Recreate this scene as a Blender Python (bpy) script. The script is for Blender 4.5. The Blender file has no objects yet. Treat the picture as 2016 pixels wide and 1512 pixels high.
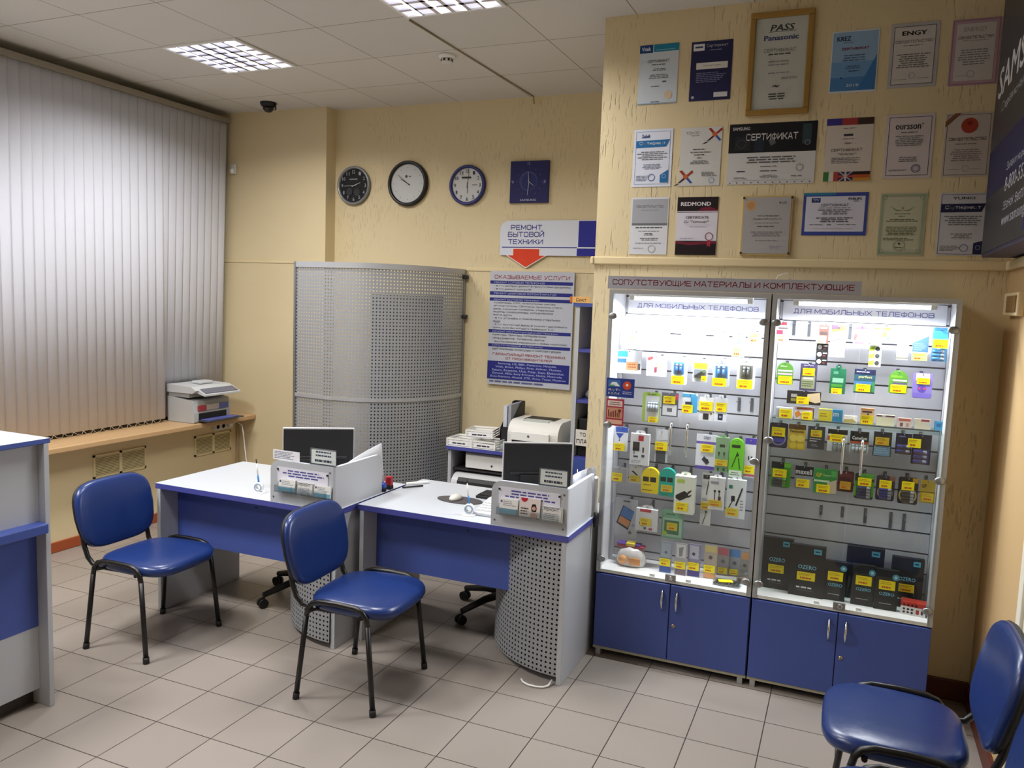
import bpy, math, random
from mathutils import Vector, Matrix
PI = math.pi
sc = bpy.context.scene
COL = sc.collection
sin, cos = math.sin, math.cos

# ------------------------------------------------------------------ camera (solved from the floor tiles, ceiling grid and verticals)
FPX, PITCH, ROLL, YAW = 1574.54, 0.10338, 0.036334, -0.396172
CAM = Vector((2.9254, -2.1482, 1.8567))
_f = Vector((sin(YAW)*cos(PITCH), cos(YAW)*cos(PITCH), -sin(PITCH)))
_r = Vector((cos(YAW), -sin(YAW), 0))
_u = _r.cross(_f)
RT = _r*cos(ROLL) + _u*sin(ROLL)
UP = -_r*sin(ROLL) + _u*cos(ROLL)
FW = _f

def at(px, py, x=None, y=None, z=None):
    """real-world point seen at a pixel, on a given wall / shelf / table plane"""
    d = FW + RT*((px-1008)/FPX) - UP*((py-756)/FPX)
    if x is not None: t = (x-CAM.x)/d.x
    elif y is not None: t = (y-CAM.y)/d.y
    else: t = (z-CAM.z)/d.z
    return CAM + d*t

# ------------------------------------------------------------------ materials
def lin(h):
    h = h.lstrip('#')
    c = [int(h[i:i+2], 16)/255 for i in (0, 2, 4)]
    return tuple(v/12.92 if v <= .04045 else ((v+.055)/1.055)**2.4 for v in c) + (1,)

_mats = {}
def mat(hexc, rough=.5, metal=0.0, spec=.5, emit=0.0, name=None):
    key = (hexc, rough, metal, spec, emit)
    if key in _mats: return _mats[key]
    m = bpy.data.materials.new(name or 'm_%s_%d' % (hexc.strip('#'), int(rough*100)))
    m.use_nodes = True
    b = m.node_tree.nodes['Principled BSDF']
    b.inputs['Base Color'].default_value = lin(hexc)
    b.inputs['Roughness'].default_value = rough
    b.inputs['Metallic'].default_value = metal
    b.inputs['Specular IOR Level'].default_value = spec
    if emit:
        b.inputs['Emission Color'].default_value = lin(hexc)
        b.inputs['Emission Strength'].default_value = emit
    _mats[key] = m
    return m
pm = lambda h: mat(h, .55, 0, .3)          # printed colour

def newmat(name):
    m = bpy.data.materials.new(name); m.use_nodes = True
    nt = m.node_tree
    return m, nt, nt.nodes, nt.links, nt.nodes['Principled BSDF']

def mth(ns, ls, op, a, b=None, c=None):
    n = ns.new('ShaderNodeMath'); n.operation = op
    for i, v in enumerate((a, b, c)):
        if v is None: continue
        if isinstance(v, (int, float)): n.inputs[i].default_value = v
        else: ls.new(v, n.inputs[i])
    return n.outputs[0]

def mixc(ns, ls, fac, a, b):
    n = ns.new('ShaderNodeMix'); n.data_type = 'RGBA'
    if isinstance(fac, (int, float)): n.inputs[0].default_value = fac
    else: ls.new(fac, n.inputs[0])
    for i, v in ((6, a), (7, b)):
        if isinstance(v, tuple): n.inputs[i].default_value = v
        else: ls.new(v, n.inputs[i])
    return n.outputs[2]

def grid_material(name, cell, ox, oy, line, tile, groutcol, rough, var, bump=.3, spec=.5, rot=0):
    m, nt, ns, ls, b = newmat(name)
    geo = ns.new('ShaderNodeNewGeometry')
    pos = geo.outputs['Position']
    if rot:
        vr = ns.new('ShaderNodeVectorRotate'); vr.rotation_type = 'Z_AXIS'; vr.inputs['Angle'].default_value = rot
        vr.inputs['Center'].default_value = (ox, oy, 0); ls.new(pos, vr.inputs['Vector']); pos = vr.outputs[0]
    sp = ns.new('ShaderNodeSeparateXYZ'); ls.new(pos, sp.inputs[0])
    gx = mth(ns, ls, 'DIVIDE', mth(ns, ls, 'SUBTRACT', sp.outputs[0], ox), cell)
    gy = mth(ns, ls, 'DIVIDE', mth(ns, ls, 'SUBTRACT', sp.outputs[1], oy), cell)
    def edge(g):
        fr = mth(ns, ls, 'FRACT', g)
        return mth(ns, ls, 'MINIMUM', fr, mth(ns, ls, 'SUBTRACT', 1.0, fr))
    e = mth(ns, ls, 'MINIMUM', edge(gx), edge(gy))
    isl = mth(ns, ls, 'LESS_THAN', e, line/cell/2)
    cx = ns.new('ShaderNodeCombineXYZ')
    ls.new(mth(ns, ls, 'FLOOR', gx), cx.inputs[0]); ls.new(mth(ns, ls, 'FLOOR', gy), cx.inputs[1])
    wn = ns.new('ShaderNodeTexWhiteNoise'); wn.noise_dimensions = '2D'; ls.new(cx.outputs[0], wn.inputs['Vector'])
    nz = ns.new('ShaderNodeTexNoise'); nz.inputs['Scale'].default_value = 3.5; nz.inputs['Detail'].default_value = 4
    ls.new(geo.outputs['Position'], nz.inputs['Vector'])
    t2 = tuple(max(0, c*(1-var)) for c in lin(tile)[:3]) + (1,)
    c1 = mixc(ns, ls, wn.outputs['Value'], lin(tile), t2)
    t3 = tuple(c*(1-var*.9) for c in lin(tile)[:3]) + (1,)
    c2 = mixc(ns, ls, mth(ns, ls, 'MULTIPLY', nz.outputs[0], .55), c1, t3)
    c3 = mixc(ns, ls, isl, c2, lin(groutcol))
    ls.new(c3, b.inputs['Base Color'])
    b.inputs['Roughness'].default_value = rough
    b.inputs['Specular IOR Level'].default_value = spec
    if bump:
        bp = ns.new('ShaderNodeBump'); bp.inputs['Strength'].default_value = bump; bp.inputs['Distance'].default_value = .003
        ls.new(mth(ns, ls, 'SUBTRACT', 1.0, isl), bp.inputs['Height']); ls.new(bp.outputs[0], b.inputs['Normal'])
    return m

def plaster_material(name, hexc, streak=0.0, wear=.06):
    m, nt, ns, ls, b = newmat(name)
    geo = ns.new('ShaderNodeNewGeometry')
    n1 = ns.new('ShaderNodeTexNoise'); n1.inputs['Scale'].default_value = 1.2; n1.inputs['Detail'].default_value = 5
    ls.new(geo.outputs['Position'], n1.inputs['Vector'])
    d = tuple(c*(1-wear*2) for c in lin(hexc)[:3]) + (1,)
    col = mixc(ns, ls, n1.outputs[0], lin(hexc), d)
    b.inputs['Roughness'].default_value = .6
    b.inputs['Specular IOR Level'].default_value = .25
    if streak:
        mp = ns.new('ShaderNodeMapping'); mp.inputs['Scale'].default_value = (95, 95, 13)
        ls.new(geo.outputs['Position'], mp.inputs['Vector'])
        n2 = ns.new('ShaderNodeTexNoise'); n2.inputs['Scale'].default_value = 1; n2.inputs['Detail'].default_value = 2
        ls.new(mp.outputs[0], n2.inputs['Vector'])
        rp = ns.new('ShaderNodeMapRange'); rp.inputs['From Min'].default_value = .60; rp.inputs['From Max'].default_value = .68
        ls.new(n2.outputs[0], rp.inputs['Value'])
        # scattered patches only
        n3 = ns.new('ShaderNodeTexNoise'); n3.inputs['Scale'].default_value = 4.0
        ls.new(geo.outputs['Position'], n3.inputs['Vector'])
        r3 = ns.new('ShaderNodeMapRange'); r3.inputs['From Min'].default_value = .40; r3.inputs['From Max'].default_value = .62
        ls.new(n3.outputs[0], r3.inputs['Value'])
        g = mth(ns, ls, 'MULTIPLY', rp.outputs[0], r3.outputs[0])
        gr = tuple(c*.62 for c in lin(hexc)[:3]) + (1,)
        col = mixc(ns, ls, mth(ns, ls, 'MULTIPLY', g, streak), col, gr)
        bp = ns.new('ShaderNodeBump'); bp.inputs['Strength'].default_value = .8; bp.inputs['Distance'].default_value = .004; bp.invert = True
        ls.new(g, bp.inputs['Height']); ls.new(bp.outputs[0], b.inputs['Normal'])
    ls.new(col, b.inputs['Base Color'])
    return m

def perforated_material(name, hexc, cell, rad, rough, metal):
    m, nt, ns, ls, b = newmat(name)
    uv = ns.new('ShaderNodeUVMap')
    sp = ns.new('ShaderNodeSeparateXYZ'); ls.new(uv.outputs[0], sp.inputs[0])
    def c(o):
        fr = mth(ns, ls, 'FRACT', mth(ns, ls, 'DIVIDE', o, cell))
        return mth(ns, ls, 'MULTIPLY', mth(ns, ls, 'SUBTRACT', fr, .5), cell)
    x, y = c(sp.outputs[0]), c(sp.outputs[1])
    r = mth(ns, ls, 'SQRT', mth(ns, ls, 'ADD', mth(ns, ls, 'MULTIPLY', x, x), mth(ns, ls, 'MULTIPLY', y, y)))
    a = mth(ns, ls, 'GREATER_THAN', r, rad)
    ls.new(a, b.inputs['Alpha'])
    b.inputs['Base Color'].default_value = lin(hexc)
    b.inputs['Roughness'].default_value = rough
    b.inputs['Metallic'].default_value = metal
    return m

def glass_material(name, tint='#ffffff', gloss=.06, rough=.02):
    m, nt, ns, ls, b = newmat(name)
    out = ns['Material Output']
    tr = ns.new('ShaderNodeBsdfTransparent'); tr.inputs[0].default_value = lin(tint)
    gl = ns.new('ShaderNodeBsdfGlossy'); gl.inputs['Roughness'].default_value = rough
    mx = ns.new('ShaderNodeMixShader'); mx.inputs[0].default_value = gloss
    ls.new(tr.outputs[0], mx.inputs[1]); ls.new(gl.outputs[0], mx.inputs[2]); ls.new(mx.outputs[0], out.inputs[0])
    return m

def vinyl_material():
    m, nt, ns, ls, b = newmat('blue_vinyl')
    b.inputs['Base Color'].default_value = lin('#193069')
    b.inputs['Roughness'].default_value = .29
    b.inputs['Specular IOR Level'].default_value = .55
    tc = ns.new('ShaderNodeTexCoord')
    n = ns.new('ShaderNodeTexNoise'); n.inputs['Scale'].default_value = 14; n.inputs['Detail'].default_value = 3
    ls.new(tc.outputs['Object'], n.inputs['Vector'])
    bp = ns.new('ShaderNodeBump'); bp.inputs['Strength'].default_value = .12; bp.inputs['Distance'].default_value = .01
    ls.new(n.outputs[0], bp.inputs['Height']); ls.new(bp.outputs[0], b.inputs['Normal'])
    return m

def wood_material(name, hexc, dark):
    m, nt, ns, ls, b = newmat(name)
    geo = ns.new('ShaderNodeNewGeometry')
    mp = ns.new('ShaderNodeMapping'); mp.inputs['Scale'].default_value = (30, 2.5, 30)
    ls.new(geo.outputs['Position'], mp.inputs['Vector'])
    n = ns.new('ShaderNodeTexNoise'); n.inputs['Scale'].default_value = 1; n.inputs['Detail'].default_value = 5
    ls.new(mp.outputs[0], n.inputs['Vector'])
    ls.new(mixc(ns, ls, n.outputs[0], lin(hexc), lin(dark)), b.inputs['Base Color'])
    b.inputs['Roughness'].default_value = .42
    return m

WALL = '#E3D2AA'
M_WALL = plaster_material('cream_paint', WALL)
M_BARK = plaster_material('cream_bark_plaster', WALL, .38)
M_BARK2 = plaster_material('cream_fine_plaster', WALL, .14)
M_TRIM = mat('#E0CDA2', .55)
M_FLOOR = grid_material('beige_floor_tiles', .3, 0, 0, .0045, '#988F87', '#38322D', .33, .12)
M_CEIL = grid_material('ceiling_tiles', .6, -.0344, 1.8141, .006, '#D8D5CE', '#8F877D', .8, .05, .15, .2, rot=.0147)
M_VINYL = vinyl_material()
M_BLACK = mat('#0F0E10', .35)
M_BLKP = mat('#141416', .55)
M_DARK = mat('#2A2A2C', .6)
M_LAM = mat('#B6BAC1', .42)          # light grey laminate
M_TOP = mat('#BFC4CB', .33)          # desk top
M_BLUE = mat('#4155A0', .42)         # blue laminate
M_EDGE = mat('#4C50A0', .4)          # blue-violet edge band
M_ALU = mat('#B2B4B8', .38, .35)
M_CHROME = mat('#D6D8DA', .14, 1.0)
M_STEEL = mat('#9EA0A3', .35, .9)
M_WHITE = mat('#EDEDEB', .45)
M_PLAST = mat('#D7D6CF', .45)
M_PERF = perforated_material('perforated_grey_steel', '#A0A3A8', .025, .0055, .42, .3)
M_GLASS = glass_material('clear_glass', '#FAFCFB', .045)
M_ACRYL = glass_material('clear_acrylic', '#EEF2F4', .10, .05)
M_BLIST = glass_material('clear_blister', '#E9EEF2', .16, .12)
M_WOOD = wood_material('sill_wood', '#CFAE84', '#BC976B')
M_BASE = mat('#9C4A26', .45)
M_BASED = mat('#54200F', .45)
M_VANE = mat('#D9DBE6', .7, 0, .2)
M_SLAT = mat('#BFBFC6', .5)
M_GROOVE = mat('#5B5B60', .6)

# ------------------------------------------------------------------ text
_txt = {}
def text_geo(s, bold=0.0, res=2):
    k = (s, bold, res)
    if k in _txt: return _txt[k]
    c = bpy.data.curves.new('lettering', 'FONT'); c.body = s; c.resolution_u = res; c.offset = bold
    o = bpy.data.objects.new('lettering', c)
    me = bpy.data.meshes.new_from_object(o)
    vs = [(v.co.x, v.co.y) for v in me.vertices]; fs = [tuple(p.vertices) for p in me.polygons]
    bpy.data.objects.remove(o); bpy.data.curves.remove(c); bpy.data.meshes.remove(me)
    if not vs: vs = [(0, 0)]
    xs = [v[0] for v in vs]; ys = [v[1] for v in vs]
    _txt[k] = (vs, fs, min(xs), max(xs), min(ys), max(ys))
    return _txt[k]

# drawn strokes for the Cyrillic letters (wide squared lettering like the shop's signs), on a 10 x 10 cell
_O = '2,0 8,0 10,2 10,8 8,10 2,10 0,8 0,2 2,0'
STROKES = {'А': '0,0 4.2,10 5.8,10 10,0|1.6,3.2 8.4,3.2', 'Б': '9,10 0,10 0,0 8.4,0 10,1.4 10,4 8.4,5.5 0,5.5', 'В': '0,0 0,10 8,10 9.5,9 9.5,6.5 8,5.4 0,5.4|8,5.4 10,4 10,1.4 8.4,0 0,0', 'Г': '0,0 0,10 9,10',
 'Д': '0,-2 0,0 10,0 10,-2|1.5,0 3,4 3,10 8.5,10 8.5,0', 'Е': '9,10 0,10 0,0 9,0|0,5.2 8,5.2', 'Ж': '5.5,0 5.5,10|0,10 4,5.2 0,0|11,10 7,5.2 11,0|4,5.2 7,5.2', 'З': '0,8.6 1.4,10 8,10 9.6,9 9.6,6.4 8.2,5.3 3,5.3|8.2,5.3 10,4 10,1.4 8.4,0 1.4,0 0,1.4',
 'И': '0,10 0,0 10,10 10,0', 'Й': '0,10 0,0 10,10 10,0|3,12.8 5,11.8 7,12.8', 'К': '0,0 0,10|9.5,10 3.5,5.2 0,5.2|3.5,5.2 10,0', 'Л': '0,0 1.6,.6 2.5,3 2.5,10 10,10 10,0', 'М': '0,0 0,10 5.5,2.5 11,10 11,0', 'Н': '0,0 0,10|10,0 10,10|0,5.2 10,5.2',
 'О': _O, 'П': '0,0 0,10 10,10 10,0', 'Р': '0,0 0,10 8.4,10 10,8.6 10,5.6 8.4,4.2 0,4.2', 'С': '10,8 10,8.6 8.4,10 1.6,10 0,8.4 0,1.6 1.6,0 8.4,0 10,1.4 10,2', 'Т': '0,10 10,10|5,10 5,0', 'У': '0,10 5.2,3.2|10,10 4.2,0 1,0',
 'Ф': '5.5,-.6 5.5,10.6|2,1.8 9,1.8 11,3.4 11,7 9,8.6 2,8.6 0,7 0,3.4 2,1.8', 'Х': '0,0 10,10|0,10 10,0', 'Ц': '0,10 0,0 9,0 9,10|9,0 10.6,0 10.6,-2', 'Ч': '0,10 0,6 1.6,4.6 10,4.6|10,10 10,0', 'Ш': '0,10 0,0 12,0 12,10|6,10 6,0', 'Щ': '0,10 0,0 12,0 12,10|6,10 6,0|12,0 13.4,0 13.4,-2',
 'Ъ': '0,10 2.5,10 2.5,0 9,0 10.4,1.4 10.4,4 9,5.4 2.5,5.4', 'Ы': '0,10 0,0 6.6,0 8,1.4 8,4 6.6,5.4 0,5.4|11,10 11,0', 'Ь': '0,10 0,0 8.4,0 10,1.4 10,4 8.4,5.4 0,5.4', 'Э': '0,8.6 1.6,10 8.4,10 10,8.4 10,1.6 8.4,0 1.6,0 0,1.4|3,5.2 10,5.2',
 'Ю': '0,0 0,10|0,5 3,5|5,0 11,0 13,2 13,8 11,10 5,10 3,8 3,2 5,0', 'Я': '10,0 10,10 1.6,10 0,8.6 0,6 1.6,4.6 10,4.6|4,4.6 0,0', 'б': '8.8,10.4 3,9.6 0,6.6 0,1.5 1.6,0 8.4,0 10,1.5 10,4.5 8.4,6 .6,6', '-': '0,4.6 4,4.6', '.': '0,.4 .8,.4', ',': '.8,.6 0,-2', ':': '0,.6 .8,.6|0,6 .8,6', '"': '0,10 0,7.5|2,10 2,7.5', '№': '0,0 0,10 6,0 6,10'}
LOWLATIN = dict(zip('аеорсух', 'aeopcyx'))
_cyr = {}
def cyr_geo(s, bold=0.0):
    """vertices and faces of a string with Cyrillic letters, cap height 1"""
    k = (s, bold)
    if k in _cyr: return _cyr[k]
    vs = []; fs = []; x = 0.0; th = 1.15+bold*32
    cap = text_geo('H')[5]
    for ch in s:
        if ch == ' ': x += 5.2; continue
        low = ch.islower() and ch.upper() in STROKES and ch not in LOWLATIN and ch != 'б'
        if ch in STROKES or low:
            sc_ = .74 if low and ch != 'ф' else .8 if ch == 'б' else 1.0
            sx = sc_*(.9 if ch == 'ф' else 1)
            y0 = -2 if ch == 'ф' else 0
            P = [[tuple(float(q) for q in p.split(',')) for p in st.split()] for st in STROKES[ch.upper() if low else ch].split('|')]
            w = max(p[0] for st in P for p in st)
            for st in P:
                for a, b in zip(st, st[1:]):
                    A = Vector((x+th/2+a[0]*sx, y0+th/2+a[1]*sc_*(10-th)/10)); B = Vector((x+th/2+b[0]*sx, y0+th/2+b[1]*sc_*(10-th)/10))
                    d = (B-A); L = d.length
                    if L < 1e-6: continue
                    d = d/L; n = Vector((-d.y, d.x))*th/2; e = d*th*.42; o = len(vs)
                    vs += [A-e-n, B+e-n, B+e+n, A-e+n]; fs.append((o, o+1, o+2, o+3))
            x += w*sx+th+1.7
        else:
            g = text_geo(LOWLATIN.get(ch, ch)); o = len(vs); f = 10/cap
            for dx in ((0,) if bold <= 0 else (-bold*6, bold*6)):
                o = len(vs); vs += [Vector((x+(p[0]-g[2])*f*1.15+dx, p[1]*f)) for p in g[0]]; fs += [tuple(i+o for i in q) for q in g[1]]
            x += (g[3]-g[2])*f*1.15+1.7
    xs = [v.x for v in vs]; ys = [v.y for v in vs]
    V = [(v.x, v.y) for v in vs]
    _cyr[k] = (V, fs, min(xs), max(xs), min(ys), max(ys))
    return _cyr[k]

# ------------------------------------------------------------------ mesh builder
class MB:
    def __init__(s):
        s.v = []; s.f = []; s.mi = []; s.mats = []; s.sm = []; s.uv = {}
    def slot(s, m):
        if m not in s.mats: s.mats.append(m)
        return s.mats.index(m)
    def add(s, vs, fs, m, smooth=False):
        o = len(s.v); k = s.slot(m)
        s.v += [Vector(p) for p in vs]
        for f in fs:
            s.f.append(tuple(i+o for i in f)); s.mi.append(k); s.sm.append(smooth)
        return s
    def box(s, a, b, m, M=None):
        x0, y0, z0 = (min(a[i], b[i]) for i in range(3)); x1, y1, z1 = (max(a[i], b[i]) for i in range(3))
        vs = [(x0,y0,z0),(x1,y0,z0),(x1,y1,z0),(x0,y1,z0),(x0,y0,z1),(x1,y0,z1),(x1,y1,z1),(x0,y1,z1)]
        if M is not None: vs = [M @ Vector(p) for p in vs]
        return s.add(vs, [(0,3,2,1),(4,5,6,7),(0,1,5,4),(1,2,6,5),(2,3,7,6),(3,0,4,7)], m)
    def box6(s, a, b, ms, M=None):
        """box whose top has its own material: ms = (top, rest)"""
        x0, y0, z0 = a; x1, y1, z1 = b
        vs = [(x0,y0,z0),(x1,y0,z0),(x1,y1,z0),(x0,y1,z0),(x0,y0,z1),(x1,y0,z1),(x1,y1,z1),(x0,y1,z1)]
        if M is not None: vs = [M @ Vector(p) for p in vs]
        s.add(vs, [(0,3,2,1),(0,1,5,4),(1,2,6,5),(2,3,7,6),(3,0,4,7)], ms[1])
        return s.add(vs[4:], [(0,1,2,3)], ms[0])
    def prism(s, poly, axis, a, b, m, caps=None):
        """extrude a 2D polygon along x ('x': poly=(y,z)), y ('y': poly=(x,z)) or z ('z': poly=(x,y))"""
        def P(q, t):
            return (t, q[0], q[1]) if axis == 'x' else (q[0], t, q[1]) if axis == 'y' else (q[0], q[1], t)
        n = len(poly)
        vs = [P(q, a) for q in poly] + [P(q, b) for q in poly]
        fs = [(i, (i+1) % n, n+(i+1) % n, n+i) for i in range(n)]
        s.add(vs, fs, m)
        s.add(vs, [tuple(range(n))[::-1], tuple(range(n, 2*n))], caps or m)
        return s
    def cyl(s, p0, p1, r, m, n=14, r1=None, smooth=True):
        return s.tube([p0, p1], [r, r if r1 is None else r1], m, n, smooth)
    def tube(s, pts, r, m, n=10, smooth=True, closed=False):
        pts = [Vector(p) for p in pts]; k = len(pts)
        rs = r if isinstance(r, (list, tuple)) else [r]*k
        t0 = (pts[1]-pts[0]).normalized()
        ref = Vector((0, 0, 1)) if abs(t0.z) < .9 else Vector((1, 0, 0))
        nrm = t0.cross(ref).normalized()
        vs = []
        for i in range(k):
            if closed: t = (pts[(i+1) % k]-pts[i-1]).normalized()
            else: t = (pts[min(i+1, k-1)]-pts[max(i-1, 0)]).normalized()
            nrm = (nrm - t*nrm.dot(t)).normalized(); bn = t.cross(nrm)
            for j in range(n):
                a = 2*PI*j/n; vs.append(pts[i] + (nrm*cos(a)+bn*sin(a))*rs[i])
        fs = []
        for i in range(k if closed else k-1):
            i2 = (i+1) % k
            for j in range(n):
                fs.append((i*n+j, i*n+(j+1) % n, i2*n+(j+1) % n, i2*n+j))
        s.add(vs, fs, m, smooth)
        if not closed:
            o = len(s.v)-len(vs)
            s.f.append(tuple(o+j for j in range(n))[::-1]); s.f.append(tuple(o+(k-1)*n+j for j in range(n)))
            s.mi += [s.slot(m)]*2; s.sm += [False]*2
        return s
    def lathe(s, prof, M, m, n=28, smooth=True):
        """profile (r, h) turned about local z, placed by matrix M"""
        vs = []
        for r, h in prof:
            for j in range(n):
                a = 2*PI*j/n; vs.append(M @ Vector((r*cos(a), r*sin(a), h)))
        fs = [(i*n+j, i*n+(j+1) % n, (i+1)*n+(j+1) % n, (i+1)*n+j) for i in range(len(prof)-1) for j in range(n)]
        s.add(vs, fs, m, smooth)
        o = len(s.v)-len(vs)
        for i, rev in ((0, True), (len(prof)-1, False)) if prof[0] != prof[-1] else ():
            if prof[i][0] > 1e-4:
                f = tuple(o+i*n+j for j in range(n)); s.f.append(f[::-1] if rev else f); s.mi.append(s.slot(m)); s.sm.append(False)
        return s
    def sheet(s, fn, nu, nv, m, smooth=True, uvf=None):
        vs = [fn(i/nu, j/nv) for j in range(nv+1) for i in range(nu+1)]
        w = nu+1
        o = len(s.v)
        s.add(vs, [(j*w+i, j*w+i+1, (j+1)*w+i+1, (j+1)*w+i) for j in range(nv) for i in range(nu)], m, smooth)
        if uvf:
            for j in range(nv+1):
                for i in range(nu+1): s.uv[o+j*w+i] = uvf(i/nu, j/nv)
        return s
    def build(s, name, parent=None, local=False, bev=0, solid=0, subsurf=0, origin=None):
        off = Vector((0, 0, 0))
        if parent is not None and not local: off = wloc(parent)
        elif parent is None:
            if origin is None:
                lo = [min(p[i] for p in s.v) for i in range(3)]; hi = [max(p[i] for p in s.v) for i in range(3)]
                origin = ((lo[0]+hi[0])/2, (lo[1]+hi[1])/2, lo[2])
            off = Vector(origin)
        me = bpy.data.meshes.new(name)
        me.from_pydata([tuple(p-off) for p in s.v], [], s.f)
        for m in s.mats: me.materials.append(m)
        me.polygons.foreach_set('material_index', s.mi)
        me.polygons.foreach_set('use_smooth', s.sm)
        if s.uv:
            uvl = me.uv_layers.new(name='UVMap')
            for lp in me.loops:
                uvl.data[lp.index].uv = s.uv.get(lp.vertex_index, (0, 0))
        me.update()
        o = bpy.data.objects.new(name, me); COL.objects.link(o)
        if parent is not None: o.parent = parent
        else: o.location = off
        if solid:
            md = o.modifiers.new('thickness', 'SOLIDIFY'); md.thickness = solid; md.offset = 0
        if bev:
            md = o.modifiers.new('edges', 'BEVEL'); md.width = bev; md.segments = 2; md.limit_method = 'ANGLE'; md.angle_limit = .7
        if subsurf:
            md = o.modifiers.new('smooth', 'SUBSURF'); md.levels = subsurf; md.render_levels = subsurf
        return o

def wloc(o):
    v = Vector((0, 0, 0))
    while o is not None:
        v = v + o.location; o = o.parent
    return v

def thing(name, label, cat, loc=(0, 0, 0), rotz=0, group=None):
    o = bpy.data.objects.new(name, None); COL.objects.link(o)
    o.empty_display_size = .05
    o.location = loc; o.rotation_euler = (0, 0, rotz)
    return tag(o, label, cat, group)
def tag(o, label, cat, group=None):
    o['label'] = label; o['category'] = cat
    if group: o['group'] = group
    return o
def struct(o):
    o['kind'] = 'structure'; return o

# ------------------------------------------------------------------ printed sheets
class Print(MB):
    """sheet facing local -y, local x right, local z up, origin bottom left; print positions are fractions from the top left"""
    def __init__(s, w, h, t=.002, paper='#E9E7E6', outline=None):
        super().__init__(); s.w = w; s.h = h; s.t = t; s.k = 1
        m = paper if not isinstance(paper, str) else pm(paper)
        if outline is None: s.box((0, -t, 0), (w, 0, h), m)
        else: s.prism([(u*w, (1-q)*h) for u, q in outline], 'y', -t, 0, m)
    def lay(s):
        s.k += 1; return -s.t - .00012*s.k
    def poly(s, pts, col):
        y = s.lay(); m = col if not isinstance(col, str) else pm(col)
        s.add([(u*s.w, y, (1-q)*s.h) for u, q in pts], [tuple(range(len(pts)))], m); return s
    def rect(s, u0, v0, u1, v1, col):
        return s.poly([(u0, v0), (u1, v0), (u1, v1), (u0, v1)], col)
    def disc(s, u, q, r, col, n=24, rin=0):
        """r as a fraction of the width"""
        R = r*s.w; y = s.lay(); m = pm(col)
        o = [(u*s.w+R*cos(2*PI*i/n), y, (1-q)*s.h+R*sin(2*PI*i/n)) for i in range(n)]
        if rin:
            q2 = rin/r
            i_ = [(u*s.w+(p[0]-u*s.w)*q2, y, (1-q)*s.h+(p[2]-(1-q)*s.h)*q2) for p in o]
            s.add(o+i_, [(i, (i+1) % n, n+(i+1) % n, n+i) for i in range(n)], m)
        else: s.add(o, [tuple(range(n))], m)
        return s
    def frame(s, mg, th, col):
        a = mg; b = mg*s.w/s.h; c = th; d = th*s.w/s.h
        s.rect(a, b, 1-a, b+d, col); s.rect(a, 1-b-d, 1-a, 1-b, col)
        s.rect(a, b, a+c, 1-b, col); s.rect(1-a-c, b, 1-a, 1-b, col); return s
    def text(s, t, u0, v0, u1, v1, col, bold=0.0, shear=0.0):
        cy = any('\u0400' <= c <= '\u04ff' for c in t)
        vs, fs, x0, x1, y0, y1 = cyr_geo(t, bold) if cy else text_geo(t)
        if cy: bold = 0
        W = (u1-u0)*s.w/max(1e-6, x1-x0); H = (v1-v0)*s.h/max(1e-6, y1-y0)
        zb = (1-v1)*s.h
        for dx, dz in ((0, 0),) if bold <= 0 else ((-bold, 0), (bold, 0), (0, bold*.6), (0, -bold*.6)):   # heavier strokes from shifted copies
            y = s.lay(); s.add([(u0*s.w+(p[0]-x0+dx)*W+(p[1]-y0)*H*shear, y, zb+(p[1]-y0+dz)*H) for p in vs], fs, pm(col))
        return s
    def lines(s, u0, v0, u1, v1, n, col, seed=1, fill=.45, center=False, wd=.1):
        """rows of small unreadable print"""
        R = random.Random(seed); y = s.lay(); m = pm(col); vs = []; fs = []
        for i in range(n):
            a = v0+(v1-v0)*(i+.5-fill/2)/n; b = v0+(v1-v0)*(i+.5+fill/2)/n
            L = (u1-u0)*R.uniform(.62, 1.0); x = u0+((u1-u0-L)/2 if center else 0); e = x+L
            while x < e-.004:
                w = min(wd*R.uniform(.4, 1.4), e-x); k = len(vs)
                vs += [(x*s.w, y, (1-b)*s.h), ((x+w)*s.w, y, (1-b)*s.h), ((x+w)*s.w, y, (1-a)*s.h), (x*s.w, y, (1-a)*s.h)]
                fs.append((k, k+1, k+2, k+3)); x += w+wd*.17
        return s.add(vs, fs, m)
    def ops(s, seq):
        for q in seq:
            k = q[0]
            if k == 'r': s.rect(*q[1:])
            elif k == 't': s.text(*q[1:])
            elif k == 'd': s.disc(*q[1:])
            elif k == 'p': s.poly(*q[1:])
            elif k == 'l': s.lines(*q[1:6], q[6], seed=hash((q[1], q[2])) % 999 if len(q) < 8 else q[7])
            elif k == 'c': s.lines(*q[1:6], q[6], seed=int(q[2]*977) if len(q) < 8 else q[7], center=True)
            elif k == 'f': s.frame(*q[1:])
            elif k == 'o': s.disc(q[1], q[2], q[3], q[4], 28, q[3]*.82)
        return s

def place(o, loc, roll=0.0, rotz=0.0):
    o.location = loc
    o.rotation_euler = Matrix.Rotation(rotz, 4, 'Z').to_euler() if not roll else (Matrix.Rotation(rotz, 4, 'Z') @ Matrix.Rotation(roll, 4, 'Y')).to_euler()
    return o

def quad_on_wall(q, y):
    """size, bottom-left corner and roll of a sheet from its four corners on plane y"""
    tl, tr, br, bl = (at(*p, y=y) for p in q)
    w = ((tr-tl).length+(br-bl).length)/2; h = ((tl-bl).length+(tr-br).length)/2
    return w, h, bl, 0.0

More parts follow.
